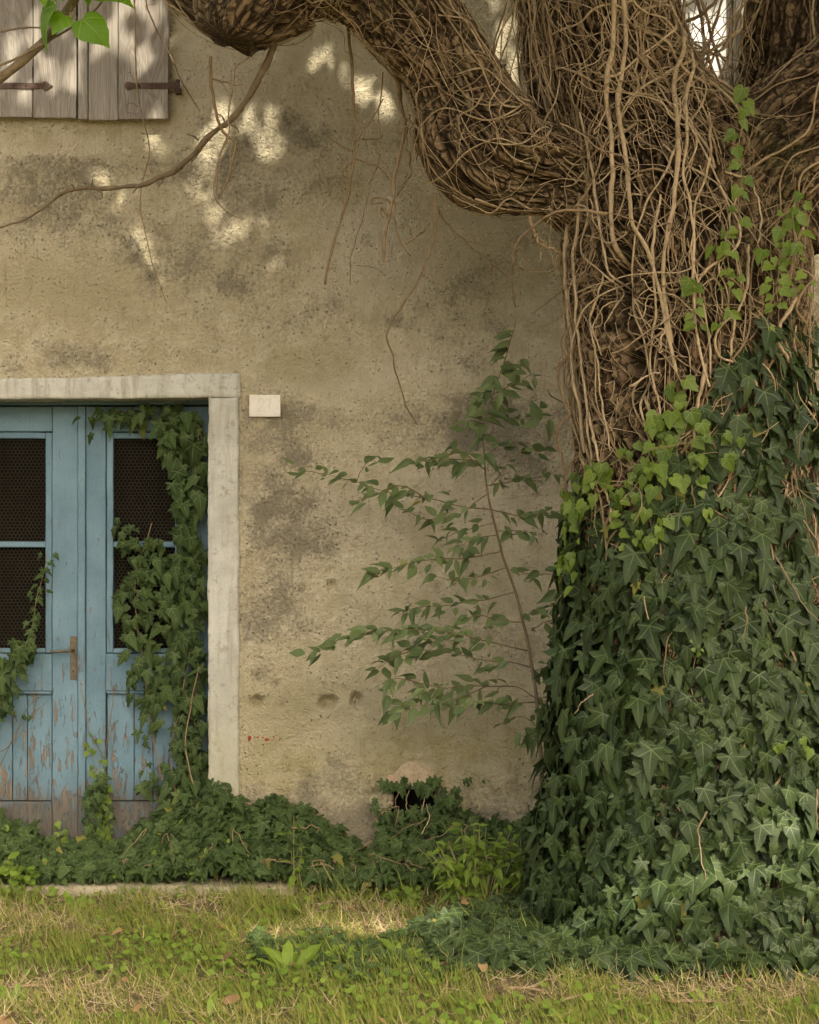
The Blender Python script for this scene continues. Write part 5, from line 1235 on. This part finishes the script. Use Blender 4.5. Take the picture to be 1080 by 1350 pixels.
def field(n, seed):
    rg = np.random.default_rng(seed)
    x = rg.uniform(-2.3, 2.4, n); y = -.30 - 3.2 * rg.random(n) ** 1.0
    keepg = ~((x > wx(-70, 7.66)) & (x < wx(388, 7.66)) & (y > -.365))
    keepg &= np.hypot(x - IVX, y - TRY) > .70
    x, y = x[keepg], y[keepg]; return rg, x, y, dryness(x, y)
def blades(name, label, n, seed, prob, hmin, hmax, wmin, wmax, mat, lean, cat):
    rg, x, y, dr = field(n, seed); ok = rg.random(len(x)) < prob(dr); x, y, dr = x[ok], y[ok], dr[ok]; m = len(x)
    clump = np.clip(.72 + .9 * fbm(x * 5, y * 5, 0, 3, 96), .25, 1.7)
    an = rg.uniform(0, 6.28, m); tip = np.stack([np.cos(an) * lean, np.sin(an) * lean, np.full(m, 1.0)], -1) + np.stack([rg.normal(0, .25, m), rg.normal(0, .25, m), 0 * x], -1)
    N = np.stack([np.cos(an + 1.2 + rg.normal(0, .5, m)), np.sin(an + 1.2), .25 * np.ones(m)], -1); N[:, 1] -= .7
    P = np.stack([x, y, gh(x, y) - .004], -1)
    S = rg.uniform(hmin, hmax, m) * clump
    return link(name, leaves_mesh(name, BLADE, P, basis(N, tip), S, M[mat], widths=rg.uniform(wmin, wmax, m), rnd=rg.random(m) * .8 + .2 * dr), kind='stuff', label=label, cat=cat)
blades('grass', 'short green grass growing before the house', 70000, 91, lambda d: np.clip(1.35 - 1.1 * d, .18, 1), .03, .095, .0028, .0058, 'grass', .55, 'grass')
blades('grass', 'longer grass blades standing out of the turf', 8000, 92, lambda d: np.clip(1.0 - d, .05, 1), .08, .16, .0035, .0065, 'grass', .5, 'grass')
def straw(n, seed, a_, b_):
    rg, x, y, dr = field(n, seed); ok = rg.random(len(x)) < np.clip(dr * 1.35 - .3, .06, 1); x, y = x[ok], y[ok]; m = len(x)
    an = rg.uniform(0, 6.28, m); tip = np.stack([np.cos(an), np.sin(an), rg.uniform(-.05, .35, m)], -1); N = np.stack([rg.normal(0, .4, m), -.3 + 0 * x, np.ones(m)], -1)
    P = np.stack([x, y, gh(x, y) + rg.uniform(.002, .03, m)], -1)
    link('straw', leaves_mesh('straw', BLADE, P, basis(N, tip), rg.uniform(a_, b_, m), M['straw'], widths=rg.uniform(.0016, .0035, m)), kind='stuff', label='dry straw and dead grass lying in the turf', cat='straw')
straw(24000, 93, .04, .12)
def clover(n, seed):
    rg, x, y, dr = field(n, seed); ok = rg.random(len(x)) < np.clip(.95 - 1.3 * dr, .03, 1); x, y = x[ok], y[ok]; m = len(x)
    an = rg.uniform(0, 6.28, m); tip = np.stack([np.cos(an), np.sin(an), rg.uniform(-.2, .2, m)], -1); N = np.stack([rg.normal(0, .35, m), -.4 + rg.normal(0, .3, m), np.ones(m)], -1)
    P = np.stack([x, y, gh(x, y) + rg.uniform(.01, .045, m)], -1)
    link('clover', leaves_mesh('clover', ROUND, P, basis(N, tip), rg.uniform(.014, .034, m), M['weed']), kind='stuff', label='small round clover leaves among the grass', cat='clover')
clover(9000, 94)
def litter(n, seed):
    rg, x, y, dr = field(n, seed); m = len(x); an = rg.uniform(0, 6.28, m)
    tip = np.stack([np.cos(an), np.sin(an), rg.uniform(-.2, .3, m)], -1); N = np.stack([rg.normal(0, .5, m), -.3 + rg.normal(0, .5, m), np.ones(m)], -1)
    P = np.stack([x, y, gh(x, y) + rg.uniform(.02, .05, m)], -1)
    link('fallen_leaves', leaves_mesh('fallen_leaves', MULB, P, basis(N, tip), rg.uniform(.025, .06, m), M['dead']), kind='stuff', label='brown fallen leaves scattered in the grass', cat='leaves')
litter(130, 97)
for k, (px, py, ln, an) in enumerate([(595, 1278, .09, .1), (915, 1330, .22, -.12), (760, 1325, .12, .5), (30, 1310, .16, .3), (690, 1315, .14, -.3)]):
    d = CAM_H * FPX / (py - HOR); c = PX(px, py, d); c[2] = gh(c[0], c[1]) + .022; v = np.array([math.cos(an), math.sin(an), .03]) * ln / 2
    Q = smooth_path(np.array([c - v, c + (0, 0, .006), c + v]), 14); V, F = tube(Q, taper(14, .007, .004), 7)
    link('fallen_stick', mk_mesh('fallen_stick', V, F, M['vine_dry'], True, {'rnd': ('FLOAT', np.full(len(V), .6))}),
         label=['short brown stick lying at the edge of the creeping ivy', 'long brown strip of bark lying in straw near the lower right corner', 'bent twig on the straw below the ivy foot', 'brown stick in the straw at the lower left corner', 'thin pale twig at the foot of the creeping ivy'][k], cat='stick')

# ================================================================== SAPLING BEFORE THE WALL
sap = thing('sapling', tuple(PX(716, 1120, 7.5)), 'slender sapling with drooping pointed leaves growing before the wall beside the tree', 'sapling')
SD = 7.55
trunkline = [(722, 1120, 7.5), (714, 1010, 7.5), (708, 935, 7.5), (697, 850, 7.52), (682, 790, 7.53), (664, 735, 7.55), (650, 680, 7.55), (641, 640, 7.55), (638, 590, 7.55), (638, 560, 7.55), (650, 520, 7.56), (664, 480, 7.56), (674, 445, 7.57), (680, 424, 7.57)]
Q = px_path(trunkline, 110, .004, 4, 8); V, F = tube(Q, np.interp(np.linspace(0, 1, 110), [0, .35, .7, 1], [.0085, .007, .004, .0016]), 8)
link('trunk', mk_mesh('trunk', V, F, M['twig'], True, {'rnd': ('FLOAT', np.full(len(V), .45))}), sap)
brs = [([(649, 672), (610, 668), (560, 656), (510, 648), (465, 634), (430, 625)], 1.0), ([(430, 625), (410, 622), (388, 614)], .9), ([(470, 636), (480, 615), (500, 600)], .8), ([(560, 656), (530, 640), (500, 650), (470, 660)], .8), ([(640, 610), (600, 606), (560, 608), (545, 612)], 1.2), ([(645, 650), (600, 680), (560, 684), (535, 672)], 1.0),
       ([(662, 727), (620, 735), (570, 738), (530, 745), (490, 762)], 1.25), ([(668, 748), (630, 760), (600, 765), (575, 760)], .9), ([(678, 780), (640, 790), (590, 798), (545, 802), (525, 812)], 1.2), ([(697, 858), (660, 850), (610, 838), (560, 830), (510, 832), (460, 838), (405, 868)], 1.45), ([(600, 836), (560, 850), (520, 868), (492, 885)], 1.4), ([(700, 880), (670, 872), (640, 870), (600, 862), (550, 858), (510, 872)], 1.2),
       ([(706, 920), (680, 905), (640, 905), (590, 908), (550, 918), (512, 945)], 1.5), ([(640, 905), (600, 922), (560, 930), (525, 935)], 1.3), ([(590, 908), (550, 900), (520, 895), (505, 918)], 1.0), ([(640, 640), (680, 634), (720, 628), (735, 620)], 1.2), ([(648, 672), (690, 680), (730, 676), (750, 670)], 1.2), ([(655, 700), (690, 700), (715, 705)], 1.0), ([(668, 750), (700, 756), (730, 758)], .8), ([(650, 520), (680, 505), (705, 492)], 1.3), ([(656, 505), (640, 515), (625, 530)], 1.0),
       ([(642, 545), (670, 550), (700, 552), (712, 545)], 1.0), ([(638, 560), (620, 555), (612, 570)], .8), ([(664, 480), (680, 482), (692, 478)], .9), ([(700, 832), (720, 820), (745, 812)], .6), ([(712, 980), (700, 965), (690, 960)], .7), ([(714, 1000), (735, 985), (750, 960)], .6), ([(705, 925), (735, 915), (760, 925)], 1.0), ([(640, 620), (610, 598), (590, 600), (550, 606)], .9), ([(650, 690), (610, 700), (580, 712)], .9), ([(648, 640), (680, 600), (720, 590)], .6), ([(700, 885), (730, 878), (752, 885)], 1.0), ([(690, 815), (715, 800), (735, 795)], .8), ([(705, 925), (670, 930), (640, 925), (610, 935)], 1.1), ([(710, 960), (690, 945), (665, 950)], .9), ([(640, 600), (665, 585), (700, 588)], 1.0), ([(655, 705), (625, 712), (600, 722)], 1.0), ([(690, 820), (660, 818), (630, 812), (600, 820)], 1.0)]
rg = np.random.default_rng(101); LP, LN, LT, LS = [], [], [], []
for k, (pts, dens) in enumerate(brs):
    dd = rg.uniform(-.22, .16); pts3 = [(p[0], p[1], SD + dd * min(1, q / 2)) for q, p in enumerate(pts)]
    Q = px_path(pts3, 40, .006, k + 11, 5); V, F = tube(Q, taper(40, .0034 if len(pts) > 3 else .0024, .0012), 6)
    link('branch', mk_mesh('branch', V, F, M['twig'], True, {'rnd': ('FLOAT', np.full(len(V), .6))}), sap)
    L = np.linalg.norm(np.diff(Q, axis=0), axis=1).sum(); m = int(L / .03 * dens * 1.05) + 2
    tt = np.linspace(.22 if len(pts) > 3 else .1, 1, m); i = np.clip((tt * 39).astype(int), 0, 38); tg = Q[i + 1] - Q[i]; tg /= np.linalg.norm(tg, axis=1)[:, None]
    sd = np.where(np.arange(m) % 2, 1, -1)[:, None]
    side = np.stack([0 * tt, np.full(m, .55), np.full(m, .55)], -1) * sd * rg.uniform(.2, 1.0, (m, 1))
    LP.append(Q[i] + rg.normal(size=(m, 3)) * .013); LT.append(tg * rg.uniform(.5, 1, (m, 1)) + side + np.array([0, 0, -.2]) + rg.normal(size=(m, 3)) * .42)
    LN.append(np.stack([rg.normal(0, .35, m), -.65 + rg.normal(0, .35, m), .7 + rg.normal(0, .3, m)], -1)); LS.append(rg.uniform(.035, .085, m))
m = 26; i = rg.integers(78, 109, m); Q = px_path(trunkline, 110, .004, 4, 8)
LP.append(Q[i]); LT.append(np.stack([rg.choice([-1, 1], m) * rg.uniform(.5, 1, m), rg.normal(0, .4, m), rg.uniform(-.5, .5, m)], -1)); LN.append(np.stack([rg.normal(0, .3, m), -.7 + 0 * i, .6 + 0 * i], -1)); LS.append(rg.uniform(.06, .105, m))
big = [((712, 556), (706, 530), .10), ((712, 556), (690, 560), .08), ((724, 552), (728, 572), .085), ((660, 518), (657, 538), .075), ((740, 780), (715, 790), .1)]
for (a, b_, s_) in big:
    A0, B0 = PX(*a, 7.4), PX(*b_, 7.38); LP.append(A0[None]); LT.append((B0 - A0)[None]); LN.append(np.array([[.1, -1, .2]])); LS.append(np.array([s_]))
LP, LT, LN, LS = map(np.concatenate, (LP, LT, LN, LS)); print('sapling leaves', len(LP))
order = np.argsort(-LS); pk, rs_ = order[:300], order[300:]; RB = basis(LN, LT)
leaf_objects(sap, LANCE, 'lance', LP[pk], RB[pk], LS[pk], M['sapling'])
if len(rs_): link('foliage', leaves_mesh('foliage', LANCE, LP[rs_], RB[rs_], LS[rs_], M['sapling']), sap, kind='stuff')

for o in list(bpy.data.objects):
    if o.get('_base') is not None: del o['_base']
